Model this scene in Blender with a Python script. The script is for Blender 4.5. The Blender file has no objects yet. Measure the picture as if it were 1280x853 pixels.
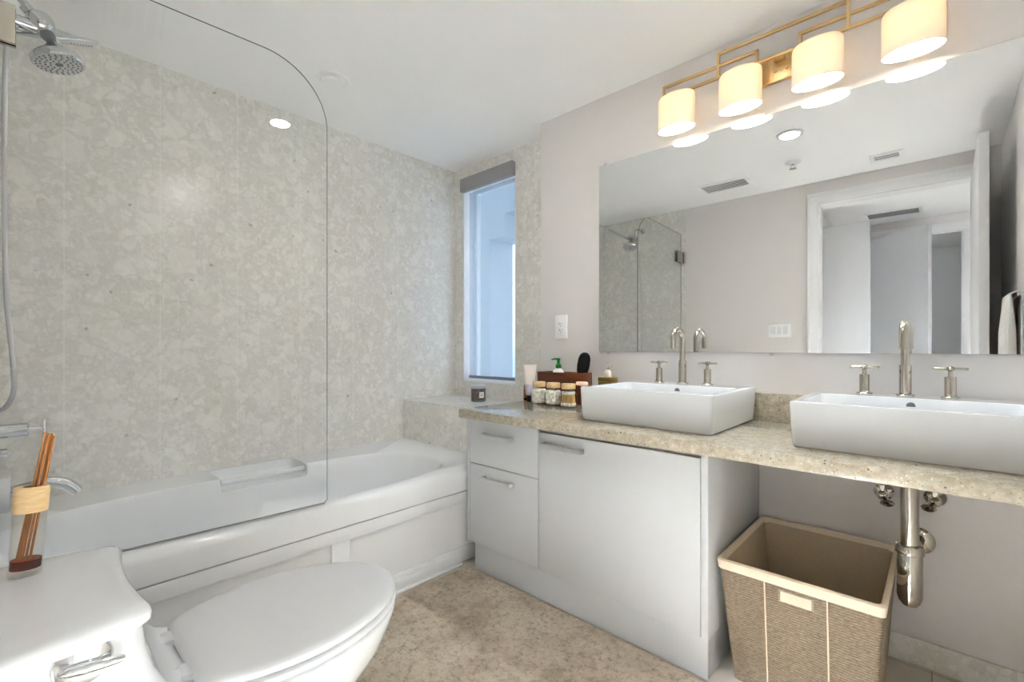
import bpy, bmesh, math, random
from mathutils import Vector, Matrix, noise
random.seed(7)
S = bpy.context.scene
COL = S.collection
PI = math.pi

# ------------------------------------------------------------------ camera, world, exposure
cam_d = bpy.data.cameras.new('camera')
cam_d.sensor_fit = 'HORIZONTAL'; cam_d.sensor_width = 36.0
cam_d.lens = 36.0 * 576.0 / 1280.0
cam_d.shift_y = 7.7 / 1280.0
cam_d.clip_start = 0.02
cam = bpy.data.objects.new('camera', cam_d); COL.objects.link(cam)
cam.location = (0, 0, 1.12)
cam.rotation_euler = (PI / 2, 0, math.radians(42.88))
S.camera = cam
S.view_settings.view_transform = 'Standard'
S.view_settings.look = 'None'
S.view_settings.gamma = 1.0
S.view_settings.use_curve_mapping = False
S.view_settings.exposure = 0.36
S.cycles.max_bounces = 14
S.cycles.diffuse_bounces = 8
S.cycles.glossy_bounces = 6
S.cycles.transparent_max_bounces = 16
S.cycles.sample_clamp_indirect = 45.0
S.cycles.caustics_reflective = False
S.cycles.caustics_refractive = False

BULB_E = 290.0        # radiance of each vanity bulb
DOWN_W = 6.0         # the lit ceiling downlight
HALL_W = 0.5  # added fills in the hall and the far room
DOOR_FILL_W = 4.0          # added fill light sent in through the bathroom door
BEAM_FILL_W = 125.0           # added beam on the unseen floor, bounces fill into the room
SKY = 2.35

w = bpy.data.worlds.new('sky'); S.world = w; w.use_nodes = True
nt = w.node_tree; nt.nodes.clear()
out = nt.nodes.new('ShaderNodeOutputWorld'); bg = nt.nodes.new('ShaderNodeBackground')
tc = nt.nodes.new('ShaderNodeTexCoord'); sx = nt.nodes.new('ShaderNodeSeparateXYZ')
rp = nt.nodes.new('ShaderNodeValToRGB'); nz = nt.nodes.new('ShaderNodeTexNoise'); mx = nt.nodes.new('ShaderNodeMix')
mr = nt.nodes.new('ShaderNodeMapRange'); cr = nt.nodes.new('ShaderNodeValToRGB')
mx.data_type = 'RGBA'
nt.links.new(tc.outputs['Generated'], sx.inputs[0])
mr.inputs[1].default_value = -0.35; mr.inputs[2].default_value = 0.75
nt.links.new(sx.outputs['Z'], mr.inputs[0]); nt.links.new(mr.outputs[0], rp.inputs[0])
els = rp.color_ramp.elements
els[0].position = 0.0; els[0].color = (0.36, 0.50, 0.60, 1)
els[1].position = 1.0; els[1].color = (0.58, 0.70, 0.86, 1)
for p, c in ((0.29, (0.42, 0.57, 0.68, 1)), (0.34, (0.76, 0.83, 0.90, 1)), (0.55, (0.70, 0.79, 0.90, 1))):
    e = els.new(p); e.color = c
nz.inputs['Scale'].default_value = 5.0; nz.inputs['Detail'].default_value = 6.0
nt.links.new(tc.outputs['Generated'], nz.inputs['Vector'])
cr.color_ramp.elements[0].position = 0.48; cr.color_ramp.elements[1].position = 0.68
cr.color_ramp.elements[0].color = (0, 0, 0, 1); cr.color_ramp.elements[1].color = (0.7, 0.7, 0.7, 1)
nt.links.new(nz.outputs['Fac'], cr.inputs[0])
nt.links.new(cr.outputs[0], mx.inputs[0]); nt.links.new(rp.outputs[0], mx.inputs[6])
mx.inputs[7].default_value = (0.92, 0.95, 1.0, 1)
nt.links.new(mx.outputs[2], bg.inputs[0]); bg.inputs[1].default_value = SKY
nt.links.new(bg.outputs[0], out.inputs[0])

# ------------------------------------------------------------------ key dimensions (metres)
H = 2.476                 # ceiling
XA = -2.755               # stone wall beside the tub
YP = 2.166                # painted wall with the mirror
YW = 2.32                 # window wall
XJ = -1.773               # corner where painted wall meets window recess
YS = -0.16                # wall with shower fittings and bathroom door
XE = 0.30                 # wall behind the open door
ZC = 0.81                 # countertop

# ------------------------------------------------------------------ materials
def srgb(r, g, b):
    def f(v):
        v /= 255.0
        return v / 12.92 if v <= 0.04045 else ((v + 0.055) / 1.055) ** 2.4
    return (f(r), f(g), f(b), 1.0)

def mat(name, col, rough=0.5, metal=0.0, **kw):
    m = bpy.data.materials.new(name); m.use_nodes = True
    b = m.node_tree.nodes['Principled BSDF']
    b.inputs['Base Color'].default_value = col
    b.inputs['Roughness'].default_value = rough
    b.inputs['Metallic'].default_value = metal
    for k, v in kw.items():
        b.inputs[k.replace('_', ' ')].default_value = v
    return m

def nodes(m):
    return m.node_tree, m.node_tree.nodes['Principled BSDF']

def ramp(nt, stops, interp='LINEAR'):
    r = nt.nodes.new('ShaderNodeValToRGB'); r.color_ramp.interpolation = interp
    e = r.color_ramp.elements
    e[0].position, e[0].color = stops[0]
    e[1].position, e[1].color = stops[-1]
    for p, c in stops[1:-1]:
        q = e.new(p); q.color = c
    return r

def bump(nt, b, src, strength, dist=0.002):
    n = nt.nodes.new('ShaderNodeBump'); n.inputs['Strength'].default_value = strength
    n.inputs['Distance'].default_value = dist
    nt.links.new(src, n.inputs['Height']); nt.links.new(n.outputs[0], b.inputs['Normal'])

def mixc(nt, fac, a, b):
    n = nt.nodes.new('ShaderNodeMix'); n.data_type = 'RGBA'
    for s, v in ((0, fac), (6, a), (7, b)):
        if hasattr(v, 'is_linked'): nt.links.new(v, n.inputs[s])
        elif s == 0: n.inputs[0].default_value = v
        else: n.inputs[s].default_value = v
    return n.outputs[2]

def texco(nt):
    return nt.nodes.new('ShaderNodeTexCoord').outputs['Object']

def noise_tex(nt, vec, scale, detail=3, rough=0.5):
    n = nt.nodes.new('ShaderNodeTexNoise'); n.inputs['Scale'].default_value = scale
    n.inputs['Detail'].default_value = detail; n.inputs['Roughness'].default_value = rough
    nt.links.new(vec, n.inputs['Vector']); return n

def stone_mat(name, joint_axis=None, joints=()):
    """agglomerate limestone: pale broken clasts in a grey-beige matrix, a few dark pits"""
    m = mat(name, (0.5, 0.5, 0.5, 1), 0.21); nt, b = nodes(m)
    v = texco(nt)
    warp = noise_tex(nt, v, 9, 2)
    add = nt.nodes.new('ShaderNodeMix'); add.data_type = 'VECTOR'; add.inputs[0].default_value = 0.06
    nt.links.new(v, add.inputs[4]); nt.links.new(warp.outputs['Color'], add.inputs[5]); wv = add.outputs[1]
    big = noise_tex(nt, v, 2.2, 3)
    rbig = ramp(nt, [(0.3, srgb(219, 215, 208)), (0.7, srgb(225, 223, 218))])
    nt.links.new(big.outputs['Fac'], rbig.inputs[0])
    col = rbig.outputs[0]
    fine = noise_tex(nt, v, 60, 4, 0.65)
    rf = ramp(nt, [(0.35, (0, 0, 0, 1)), (0.75, (0.55, 0.55, 0.55, 1))]); nt.links.new(fine.outputs['Fac'], rf.inputs[0])
    col = mixc(nt, rf.outputs[0], col, srgb(238, 236, 230))
    for sc, lo, c, amt in ((95, .55, srgb(212, 209, 202), .35), (60, .66, srgb(246, 244, 239), .4), (33, .74, srgb(247, 246, 242), .45),
                           (18, .76, srgb(243, 241, 236), .5), (26, .88, srgb(206, 201, 190), .4), (11, .88, srgb(240, 238, 232), .5)):
        vo = nt.nodes.new('ShaderNodeTexVoronoi'); vo.inputs['Scale'].default_value = sc
        ve = nt.nodes.new('ShaderNodeTexVoronoi'); ve.inputs['Scale'].default_value = sc; ve.feature = 'DISTANCE_TO_EDGE'
        nt.links.new(wv, vo.inputs['Vector']); nt.links.new(wv, ve.inputs['Vector'])
        sp = nt.nodes.new('ShaderNodeSeparateColor'); nt.links.new(vo.outputs['Color'], sp.inputs[0])
        a1 = nt.nodes.new('ShaderNodeMapRange'); a1.inputs[1].default_value = lo; a1.inputs[2].default_value = lo + .10; a1.inputs[4].default_value = amt
        nt.links.new(sp.outputs[0], a1.inputs[0])
        a2 = nt.nodes.new('ShaderNodeMapRange'); a2.inputs[1].default_value = .05; a2.inputs[2].default_value = .10
        nt.links.new(ve.outputs['Distance'], a2.inputs[0])
        mu = nt.nodes.new('ShaderNodeMath'); mu.operation = 'MULTIPLY'
        nt.links.new(a1.outputs[0], mu.inputs[0]); nt.links.new(a2.outputs[0], mu.inputs[1])
        col = mixc(nt, mu.outputs[0], col, c)
    vo = nt.nodes.new('ShaderNodeTexVoronoi'); vo.inputs['Scale'].default_value = 13
    nt.links.new(wv, vo.inputs['Vector'])
    pit = nt.nodes.new('ShaderNodeMapRange'); pit.inputs[1].default_value = 0.12; pit.inputs[2].default_value = 0.06
    nt.links.new(vo.outputs['Distance'], pit.inputs[0])
    sp = nt.nodes.new('ShaderNodeSeparateColor'); nt.links.new(vo.outputs['Color'], sp.inputs[0])
    sel = nt.nodes.new('ShaderNodeMapRange'); sel.inputs[1].default_value = 0.72; sel.inputs[2].default_value = 0.80
    sel.inputs[4].default_value = 0.5
    nt.links.new(sp.outputs[1], sel.inputs[0])
    mu = nt.nodes.new('ShaderNodeMath'); mu.operation = 'MULTIPLY'
    nt.links.new(pit.outputs[0], mu.inputs[0]); nt.links.new(sel.outputs[0], mu.inputs[1])
    col = mixc(nt, mu.outputs[0], col, srgb(122, 116, 104))
    if joint_axis is not None:
        s = nt.nodes.new('ShaderNodeSeparateXYZ'); nt.links.new(v, s.inputs[0])
        for j in joints:
            a = nt.nodes.new('ShaderNodeMath'); a.operation = 'COMPARE'
            a.inputs[1].default_value = j; a.inputs[2].default_value = 0.0018
            nt.links.new(s.outputs[joint_axis], a.inputs[0])
            f = nt.nodes.new('ShaderNodeMath'); f.operation = 'MULTIPLY'; f.inputs[1].default_value = 0.42
            nt.links.new(a.outputs[0], f.inputs[0])
            col = mixc(nt, f.outputs[0], col, srgb(250, 249, 246))
    nt.links.new(col, b.inputs['Base Color'])
    return m

M = {}
M['stone'] = stone_mat('limestone_agglomerate', 1, (0.141, 0.474, 0.807, 1.140, 1.473, 1.806))
M['stone_plain'] = stone_mat('limestone_agglomerate_plain')

def paint(name, col, rough=0.6):
    m = mat(name, col, rough); nt, b = nodes(m)
    n = noise_tex(nt, texco(nt), 180, 3); bump(nt, b, n.outputs['Fac'], 0.06, 0.001)
    return m
M['paint'] = paint('wall_paint', srgb(226, 222, 220))
M['paint_w'] = paint('ceiling_paint', srgb(251, 251, 251))
M['door_w'] = mat('door_enamel', srgb(232, 233, 235), 0.3)
M['door_hall'] = mat('grey_white_hall_door', srgb(206, 208, 210), 0.35)
M['trim_w'] = mat('trim_enamel', srgb(236, 236, 237), 0.35)
M['ceramic'] = mat('white_ceramic', srgb(226, 228, 230), 0.06, Coat_Weight=0.3)
M['acrylic'] = mat('white_acrylic', srgb(240, 242, 244), 0.10)
M['lacquer'] = mat('white_lacquer', srgb(206, 208, 211), 0.06)
M['lacquer_side'] = M['lacquer']
M['chrome'] = mat('chrome', (0.68, 0.69, 0.70, 1), 0.07, 1.0)
M['nickel'] = mat('polished_nickel', srgb(196, 189, 177), 0.08, 1.0)
M['steel'] = mat('brushed_steel', srgb(212, 212, 214), 0.38, 1.0)
M['gold'] = mat('brushed_gold', srgb(204, 174, 126), 0.34, 1.0)
M['black'] = mat('black_plastic', srgb(7, 6, 7), 0.5, Specular_IOR_Level=0.25)
M['dark'] = mat('dark_gap', srgb(40, 40, 42), 0.6)
M['grey_plastic'] = mat('grey_plastic', srgb(118, 118, 122), 0.5)
M['white_plastic'] = mat('white_plastic', srgb(218, 219, 221), 0.3)
M['plate_white'] = mat('plate_white', srgb(250, 250, 250), 0.3)
M['cassette'] = mat('grey_cassette', srgb(150, 148, 150), 0.5)
M['bar_grey'] = mat('shade_bar', srgb(120, 132, 146), 0.5)
M['mirror'] = mat('mirror_silver', (0.88, 0.89, 0.885, 1), 0.0, 1.0)
M['mirror_edge'] = mat('mirror_edge', srgb(120, 128, 126), 0.2)
M['ceramic_grey'] = mat('overflow_steel', srgb(128, 128, 130), 0.4, 0.6)

def thin_glass(name, tint, ior=1.45, rough=0.0):
    m = bpy.data.materials.new(name); m.use_nodes = True; nt = m.node_tree; nt.nodes.clear()
    o = nt.nodes.new('ShaderNodeOutputMaterial'); mixs = nt.nodes.new('ShaderNodeMixShader')
    t = nt.nodes.new('ShaderNodeBsdfTransparent'); g = nt.nodes.new('ShaderNodeBsdfGlossy')
    lw = nt.nodes.new('ShaderNodeLayerWeight'); lw.inputs[0].default_value = 0.5
    pw = nt.nodes.new('ShaderNodeMath'); pw.operation = 'POWER'; pw.inputs[1].default_value = 5.0
    f = nt.nodes.new('ShaderNodeMath'); f.operation = 'MULTIPLY_ADD'; f.inputs[1].default_value = 0.5
    f.inputs[2].default_value = 0.6 * ((ior - 1) / (ior + 1)) ** 2
    nt.links.new(lw.outputs['Facing'], pw.inputs[0]); nt.links.new(pw.outputs[0], f.inputs[0])
    t.inputs[0].default_value = tint; g.inputs['Roughness'].default_value = rough
    nt.links.new(f.outputs[0], mixs.inputs[0]); nt.links.new(t.outputs[0], mixs.inputs[1]); nt.links.new(g.outputs[0], mixs.inputs[2])
    nt.links.new(mixs.outputs[0], o.inputs[0])
    return m
M['glass'] = thin_glass('screen_glass', (0.993, 0.996, 0.994, 1))
M['glass_edge'] = mat('glass_edge', srgb(112, 118, 114), 0.25)
M['seal'] = mat('clear_seal', srgb(176, 178, 178), 0.3)
M['jar_glass'] = thin_glass('jar_glass', (0.99, 0.992, 0.99, 1))
M['flask_glass'] = thin_glass('flask_glass', (0.985, 0.975, 0.955, 1))
M['pane'] = thin_glass('window_pane', (0.96, 0.975, 0.98, 1))

def shade_fabric():
    m = bpy.data.materials.new('sheer_shade_fabric'); m.use_nodes = True; nt = m.node_tree; nt.nodes.clear()
    o = nt.nodes.new('ShaderNodeOutputMaterial'); mixs = nt.nodes.new('ShaderNodeMixShader'); mix2 = nt.nodes.new('ShaderNodeMixShader')
    t = nt.nodes.new('ShaderNodeBsdfTransparent'); d = nt.nodes.new('ShaderNodeBsdfDiffuse'); tl = nt.nodes.new('ShaderNodeBsdfTranslucent')
    d.inputs[0].default_value = srgb(212, 222, 232); tl.inputs[0].default_value = srgb(214, 226, 238)
    t.inputs[0].default_value = (0.95, 0.97, 1.0, 1)
    mix2.inputs[0].default_value = 0.5; mixs.inputs[0].default_value = 0.30
    nt.links.new(d.outputs[0], mix2.inputs[1]); nt.links.new(tl.outputs[0], mix2.inputs[2])
    nt.links.new(t.outputs[0], mixs.inputs[1]); nt.links.new(mix2.outputs[0], mixs.inputs[2])
    nt.links.new(mixs.outputs[0], o.inputs[0]); return m
M['sheer'] = shade_fabric()

def lamp_glass():
    m = bpy.data.materials.new('opal_lamp_glass'); m.use_nodes = True; nt = m.node_tree; nt.nodes.clear()
    o = nt.nodes.new('ShaderNodeOutputMaterial'); mixs = nt.nodes.new('ShaderNodeMixShader')
    d = nt.nodes.new('ShaderNodeBsdfDiffuse'); tl = nt.nodes.new('ShaderNodeBsdfTranslucent')
    d.inputs[0].default_value = srgb(246, 238, 224); tl.inputs[0].default_value = srgb(252, 228, 188)
    mixs.inputs[0].default_value = 0.052
    nt.links.new(d.outputs[0], mixs.inputs[1]); nt.links.new(tl.outputs[0], mixs.inputs[2])
    nt.links.new(mixs.outputs[0], o.inputs[0]); return m
M['opal'] = lamp_glass()

def emit(name, col, strength):
    m = bpy.data.materials.new(name); m.use_nodes = True; nt = m.node_tree; nt.nodes.clear()
    o = nt.nodes.new('ShaderNodeOutputMaterial'); e = nt.nodes.new('ShaderNodeEmission')
    e.inputs[0].default_value = col; e.inputs[1].default_value = strength
    nt.links.new(e.outputs[0], o.inputs[0]); return m
M['bulb'] = emit('bulb_glow', (0.80, 0.915, 1.0, 1), BULB_E)
M['led'] = emit('downlight_glow', (1.0, 0.98, 0.95, 1), 1.6)

def wood(name, c1, c2, scale=(2, 30, 30), rough=0.4):
    m = mat(name, c1, rough); nt, b = nodes(m)
    mp = nt.nodes.new('ShaderNodeMapping'); mp.inputs['Scale'].default_value = scale
    nt.links.new(texco(nt), mp.inputs[0])
    n = noise_tex(nt, mp.outputs[0], 4, 5, 0.6)
    r = ramp(nt, [(0.3, c1), (0.7, c2)]); nt.links.new(n.outputs['Fac'], r.inputs[0])
    nt.links.new(r.outputs[0], b.inputs['Base Color']); return m
M['wood_red'] = wood('red_brown_wood', srgb(70, 29, 7), srgb(116, 54, 15))
M['wood_pale'] = wood('pale_wood', srgb(222, 186, 130), srgb(240, 210, 162), (10, 10, 60))
M['bamboo'] = wood('bamboo_lid', srgb(206, 172, 122), srgb(226, 194, 146))
M['reed'] = wood('brown_reed', srgb(138, 84, 34), srgb(178, 118, 56), (60, 60, 4), 0.6)

def counter_mat():
    m = mat('speckled_quartz', srgb(196, 186, 166), 0.13); nt, b = nodes(m); v = texco(nt)
    n1 = noise_tex(nt, v, 40, 5, 0.7)
    r = ramp(nt, [(0.3, srgb(150, 139, 121)), (0.55, srgb(176, 167, 150)), (0.75, srgb(196, 189, 174))])
    nt.links.new(n1.outputs['Fac'], r.inputs[0]); col = r.outputs[0]
    for sc, th, sel0, c in ((75, .22, .55, srgb(60, 52, 44)), (150, .25, .5, srgb(104, 90, 72)), (110, .3, .55, srgb(204, 198, 184))):
        vo = nt.nodes.new('ShaderNodeTexVoronoi'); vo.inputs['Scale'].default_value = sc; nt.links.new(v, vo.inputs['Vector'])
        p = nt.nodes.new('ShaderNodeMapRange'); p.inputs[1].default_value = th; p.inputs[2].default_value = th * .8
        nt.links.new(vo.outputs['Distance'], p.inputs[0])
        sp = nt.nodes.new('ShaderNodeSeparateColor'); nt.links.new(vo.outputs['Color'], sp.inputs[0])
        q = nt.nodes.new('ShaderNodeMath'); q.operation = 'GREATER_THAN'; q.inputs[1].default_value = sel0 + .2
        nt.links.new(sp.outputs[0], q.inputs[0])
        mu = nt.nodes.new('ShaderNodeMath'); mu.operation = 'MULTIPLY'
        nt.links.new(p.outputs[0], mu.inputs[0]); nt.links.new(q.outputs[0], mu.inputs[1])
        mu2 = nt.nodes.new('ShaderNodeMath'); mu2.operation = 'MULTIPLY'; mu2.inputs[1].default_value = .8
        nt.links.new(mu.outputs[0], mu2.inputs[0])
        col = mixc(nt, mu2.outputs[0], col, c)
    nt.links.new(col, b.inputs['Base Color']); return m
M['counter'] = counter_mat()

def rug_mat():
    m = mat('mottled_rug_pile', srgb(150, 136, 118), 0.95); nt, b = nodes(m); v = texco(nt)
    a = noise_tex(nt, v, 4.5, 6, 0.65); c = noise_tex(nt, v, 42, 9, 0.85)
    ra = ramp(nt, [(0.34, srgb(168, 152, 134)), (0.5, srgb(190, 176, 158)), (0.66, srgb(204, 191, 173))]); nt.links.new(a.outputs['Fac'], ra.inputs[0])
    rc = ramp(nt, [(0.36, (1, 1, 1, 1)), (0.52, (0, 0, 0, 1))]); nt.links.new(c.outputs['Fac'], rc.inputs[0])
    f = nt.nodes.new('ShaderNodeMath'); f.operation = 'MULTIPLY'; f.inputs[1].default_value = .8
    nt.links.new(rc.outputs[0], f.inputs[0])
    col = mixc(nt, f.outputs[0], ra.outputs[0], srgb(112, 98, 82))
    nt.links.new(col, b.inputs['Base Color'])
    d = noise_tex(nt, v, 260, 3); bump(nt, b, d.outputs['Fac'], 0.9, 0.004); return m
M['rug'] = rug_mat()

def tile_mat():
    m = mat('beige_floor_tile', srgb(196, 186, 172), 0.25); nt, b = nodes(m); v = texco(nt)
    n = noise_tex(nt, v, 6, 5); r = ramp(nt, [(0.35, srgb(206, 198, 185)), (0.7, srgb(220, 213, 202))])
    nt.links.new(n.outputs['Fac'], r.inputs[0])
    br = nt.nodes.new('ShaderNodeTexBrick'); br.offset = 0.0; br.inputs['Scale'].default_value = 1.0
    br.inputs['Brick Width'].default_value = .6; br.inputs['Row Height'].default_value = .6; br.inputs['Mortar Size'].default_value = .002
    mp = nt.nodes.new('ShaderNodeMapping'); mp.inputs['Location'].default_value = (0.02, 0.26, 0)
    nt.links.new(v, mp.inputs[0]); nt.links.new(mp.outputs[0], br.inputs['Vector'])
    nt.links.new(r.outputs[0], br.inputs['Color1']); nt.links.new(r.outputs[0], br.inputs['Color2'])
    br.inputs['Mortar'].default_value = srgb(168, 158, 144)
    nt.links.new(br.outputs['Color'], b.inputs['Base Color']); return m
M['tile'] = tile_mat()

def fabric(name, col, dark, scale=320):
    m = mat(name, col, 0.95); nt, b = nodes(m); v = texco(nt)
    n = noise_tex(nt, v, scale, 3); n2 = noise_tex(nt, v, 5, 3)
    r = ramp(nt, [(0.3, dark), (0.65, col)]); nt.links.new(n.outputs['Fac'], r.inputs[0])
    col2 = mixc(nt, 0.25, r.outputs[0], col); nt.links.new(col2, b.inputs['Base Color'])
    bump(nt, b, n.outputs['Fac'], 0.3, 0.001); return m
M['liner'] = fabric('beige_liner_cloth', srgb(234, 217, 196), srgb(216, 198, 174))
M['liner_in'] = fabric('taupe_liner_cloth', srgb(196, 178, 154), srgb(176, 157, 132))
M['tag'] = fabric('cream_tag', srgb(230, 214, 194), srgb(218, 200, 178))
M['towel'] = fabric('white_towel', srgb(238, 234, 230), srgb(222, 216, 210), 220)
M['cotton'] = fabric('cotton_wool', srgb(254, 251, 242), srgb(244, 239, 227), 120)
M['peach'] = mat('peach_soap', srgb(238, 206, 182), 0.5)
M['swab_stick'] = mat('swab_stick', srgb(226, 194, 132), 0.6)
M['cream'] = mat('cream_tube', srgb(232, 222, 216), 0.35)
M['lilac'] = mat('lilac_print', srgb(206, 200, 222), 0.35)
M['amber'] = mat('amber_bottle', srgb(158, 92, 34), 0.2)
M['green'] = mat('green_pump', srgb(16, 118, 40), 0.3)
M['olive'] = mat('olive_gold_box', srgb(122, 100, 40), 0.4)
M['label_w'] = mat('paper_label', srgb(232, 228, 218), 0.6)
M['ink'] = mat('label_ink', srgb(130, 124, 118), 0.6)
M['liquid'] = mat('red_brown_liquid', srgb(74, 14, 6), 0.15)
M['liquid_top'] = mat('liquid_amber', srgb(150, 70, 30), 0.15)

def weave():
    m = mat('woven_paper_rope', srgb(140, 122, 102), 0.9); nt, b = nodes(m); v = texco(nt)
    s = nt.nodes.new('ShaderNodeMapping'); s.inputs['Scale'].default_value = (30, 30, 160); nt.links.new(v, s.inputs[0])
    n = noise_tex(nt, s.outputs[0], 3, 4, 0.7)
    r = ramp(nt, [(0.3, srgb(116, 101, 84)), (0.5, srgb(164, 148, 128)), (0.72, srgb(196, 181, 160))])
    nt.links.new(n.outputs['Fac'], r.inputs[0])
    sz = nt.nodes.new('ShaderNodeSeparateXYZ'); nt.links.new(v, sz.inputs[0])
    row = nt.nodes.new('ShaderNodeMath'); row.operation = 'MULTIPLY'; row.inputs[1].default_value = 96 / .385 / 2   # every other row mixed darker
    nt.links.new(sz.outputs['Z'], row.inputs[0])
    fr_ = nt.nodes.new('ShaderNodeMath'); fr_.operation = 'FRACT'; nt.links.new(row.outputs[0], fr_.inputs[0])
    gt = nt.nodes.new('ShaderNodeMath'); gt.operation = 'GREATER_THAN'; gt.inputs[1].default_value = .5; nt.links.new(fr_.outputs[0], gt.inputs[0])
    hf = nt.nodes.new('ShaderNodeMath'); hf.operation = 'MULTIPLY'; hf.inputs[1].default_value = .42; nt.links.new(gt.outputs[0], hf.inputs[0])
    nt.links.new(mixc(nt, hf.outputs[0], r.outputs[0], srgb(108, 92, 74)), b.inputs['Base Color']); return m
M['weave'] = weave()

def candle_art():
    m = mat('dark_picture_label', srgb(70, 60, 60), 0.3); nt, b = nodes(m); v = texco(nt)
    n = noise_tex(nt, v, 45, 4, 0.6)
    r = ramp(nt, [(0.3, srgb(52, 50, 58)), (0.5, srgb(96, 82, 80)), (0.65, srgb(136, 112, 96)), (0.8, srgb(140, 122, 128))])
    nt.links.new(n.outputs['Color'], r.inputs[0]); nt.links.new(r.outputs[0], b.inputs['Base Color']); return m
M['art'] = candle_art()

# ------------------------------------------------------------------ mesh helpers (all in world coordinates)
class MB:
    def __init__(self): self.bm = bmesh.new()
    def box(self, x0, x1, y0, y1, z0, z1, bev=0.0, seg=2, mi=0):
        old = set(self.bm.faces)
        r = bmesh.ops.create_cube(self.bm, size=1.0); vs = r['verts']
        for v in vs:
            v.co = Vector((x0 + (v.co.x + .5) * (x1 - x0), y0 + (v.co.y + .5) * (y1 - y0), z0 + (v.co.z + .5) * (z1 - z0)))
        if bev > 0:
            es = list(set(e for v in vs for e in v.link_edges))
            bmesh.ops.bevel(self.bm, geom=es, offset=bev, segments=seg, profile=0.5, affect='EDGES')
        if mi:
            for f in self.bm.faces:
                if f not in old: f.material_index = mi
        return self
    def cyl(self, p, q, r0, r1=None, n=24, cap=True, mi=0):
        p, q = Vector(p), Vector(q); r1 = r0 if r1 is None else r1
        d = (q - p).normalized()
        a = d.orthogonal().normalized(); b = d.cross(a)
        L = [[c + (a * math.cos(2 * PI * i / n) + b * math.sin(2 * PI * i / n)) * r for i in range(n)] for c, r in ((p, r0), (q, r1))]
        return self.loft(L, cap, cap, mi=mi)
    def loft(self, loops, cap0=False, cap1=False, closed=True, mi=0):
        rows = [[self.bm.verts.new(v) for v in L] for L in loops]
        n = len(rows[0])
        for a, b in zip(rows, rows[1:]):
            for i in range(n if closed else n - 1):
                j = (i + 1) % n
                try: self.bm.faces.new((a[i], a[j], b[j], b[i])).material_index = mi
                except ValueError: pass
        if cap0: self.bm.faces.new(list(reversed(rows[0]))).material_index = mi
        if cap1: self.bm.faces.new(rows[-1]).material_index = mi
        return self
    def lathe(self, c, prof, n=32, axis=(0, 0, 1), mi=0, sx=1.0, sy=1.0):
        """prof: (radius, height) along axis from c; radius 0 ends are capped"""
        c = Vector(c); d = Vector(axis).normalized()
        if abs(d.z) > .999: a, b = Vector((1, 0, 0)), Vector((0, 1, 0))
        else: a = d.cross(Vector((0, 0, 1))).normalized(); b = d.cross(a)
        L = [[c + d * h + (a * math.cos(2 * PI * i / n) * sx + b * math.sin(2 * PI * i / n) * sy) * max(r, 1e-5) for i in range(n)] for r, h in prof]
        return self.loft(L, True, True, mi=mi)
    def tube(self, pts, r, n=12, cap=True, mi=0):
        pts = [Vector(p) for p in pts]; L = []; prev = None
        for i, p in enumerate(pts):
            d = (pts[min(i + 1, len(pts) - 1)] - pts[max(i - 1, 0)]).normalized()
            if prev is None: a = d.orthogonal().normalized()
            else:
                a = (prev - d * prev.dot(d)).normalized()
            prev = a; b = d.cross(a)
            rr = r[i] if isinstance(r, (list, tuple)) else r
            L.append([p + (a * math.cos(2 * PI * k / n) + b * math.sin(2 * PI * k / n)) * rr for k in range(n)])
        return self.loft(L, cap, cap, mi=mi)
    def sphere(self, c, r, n=12, mi=0, sc=(1, 1, 1)):
        res = bmesh.ops.create_uvsphere(self.bm, u_segments=n * 2, v_segments=n, radius=1.0)
        for v in res['verts']: v.co = Vector(c) + Vector((v.co.x * r * sc[0], v.co.y * r * sc[1], v.co.z * r * sc[2]))
        for f in set(f for v in res['verts'] for f in v.link_faces): f.material_index = mi
        return self
    def xf(self, mtx):
        bmesh.ops.transform(self.bm, matrix=mtx, verts=self.bm.verts); return self
    def build(self, name, mats, parent=None, smooth=35, sub=0):
        bmesh.ops.recalc_face_normals(self.bm, faces=self.bm.faces)
        me = bpy.data.meshes.new(name); 
        off = Vector((0, 0, 0))
        p = parent
        while p is not None:
            off += p.location; p = p.parent
        if off.length > 0: bmesh.ops.translate(self.bm, verts=self.bm.verts, vec=-off)
        self.bm.to_mesh(me); self.bm.free()
        if not isinstance(mats, (list, tuple)): mats = [mats]
        for m in mats: me.materials.append(m)
        if smooth:
            for q in me.polygons: q.use_smooth = True
            me.set_sharp_from_angle(angle=math.radians(smooth))
        o = bpy.data.objects.new(name, me); COL.objects.link(o)
        if parent is not None: o.parent = parent
        if sub:
            mod = o.modifiers.new('subdivision', 'SUBSURF'); mod.levels = sub; mod.render_levels = sub
        return o

def tag(o, label, cat, group=None, kind=None):
    o['label'] = label; o['category'] = cat
    if group: o['group'] = group
    if kind: o['kind'] = kind
    return o

def thing(name, loc, label, cat, group=None):
    o = bpy.data.objects.new(name, None); COL.objects.link(o); o.location = loc
    o.empty_display_size = 0.05
    return tag(o, label, cat, group)

def struct(o):
    o['kind'] = 'structure'; return o

def copy_tree(root, delta, label):
    r = root.copy(); COL.objects.link(r); r.location = root.location + Vector(delta); r['label'] = label
    def rec(src, dst):
        for ch in list(src.children):
            c = ch.copy(); COL.objects.link(c); c.parent = dst; rec(ch, c)
    rec(root, r); return r

def sup(cx, cy, hx, hy, z, n=4.0, N=96, flat=None):
    L = []
    for i in range(N):
        t = 2 * PI * i / N; c, s = math.cos(t), math.sin(t)
        L.append(Vector((cx + hx * math.copysign(abs(c) ** (2 / n), c), cy + hy * math.copysign(abs(s) ** (2 / n), s), z)))
    return L

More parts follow.
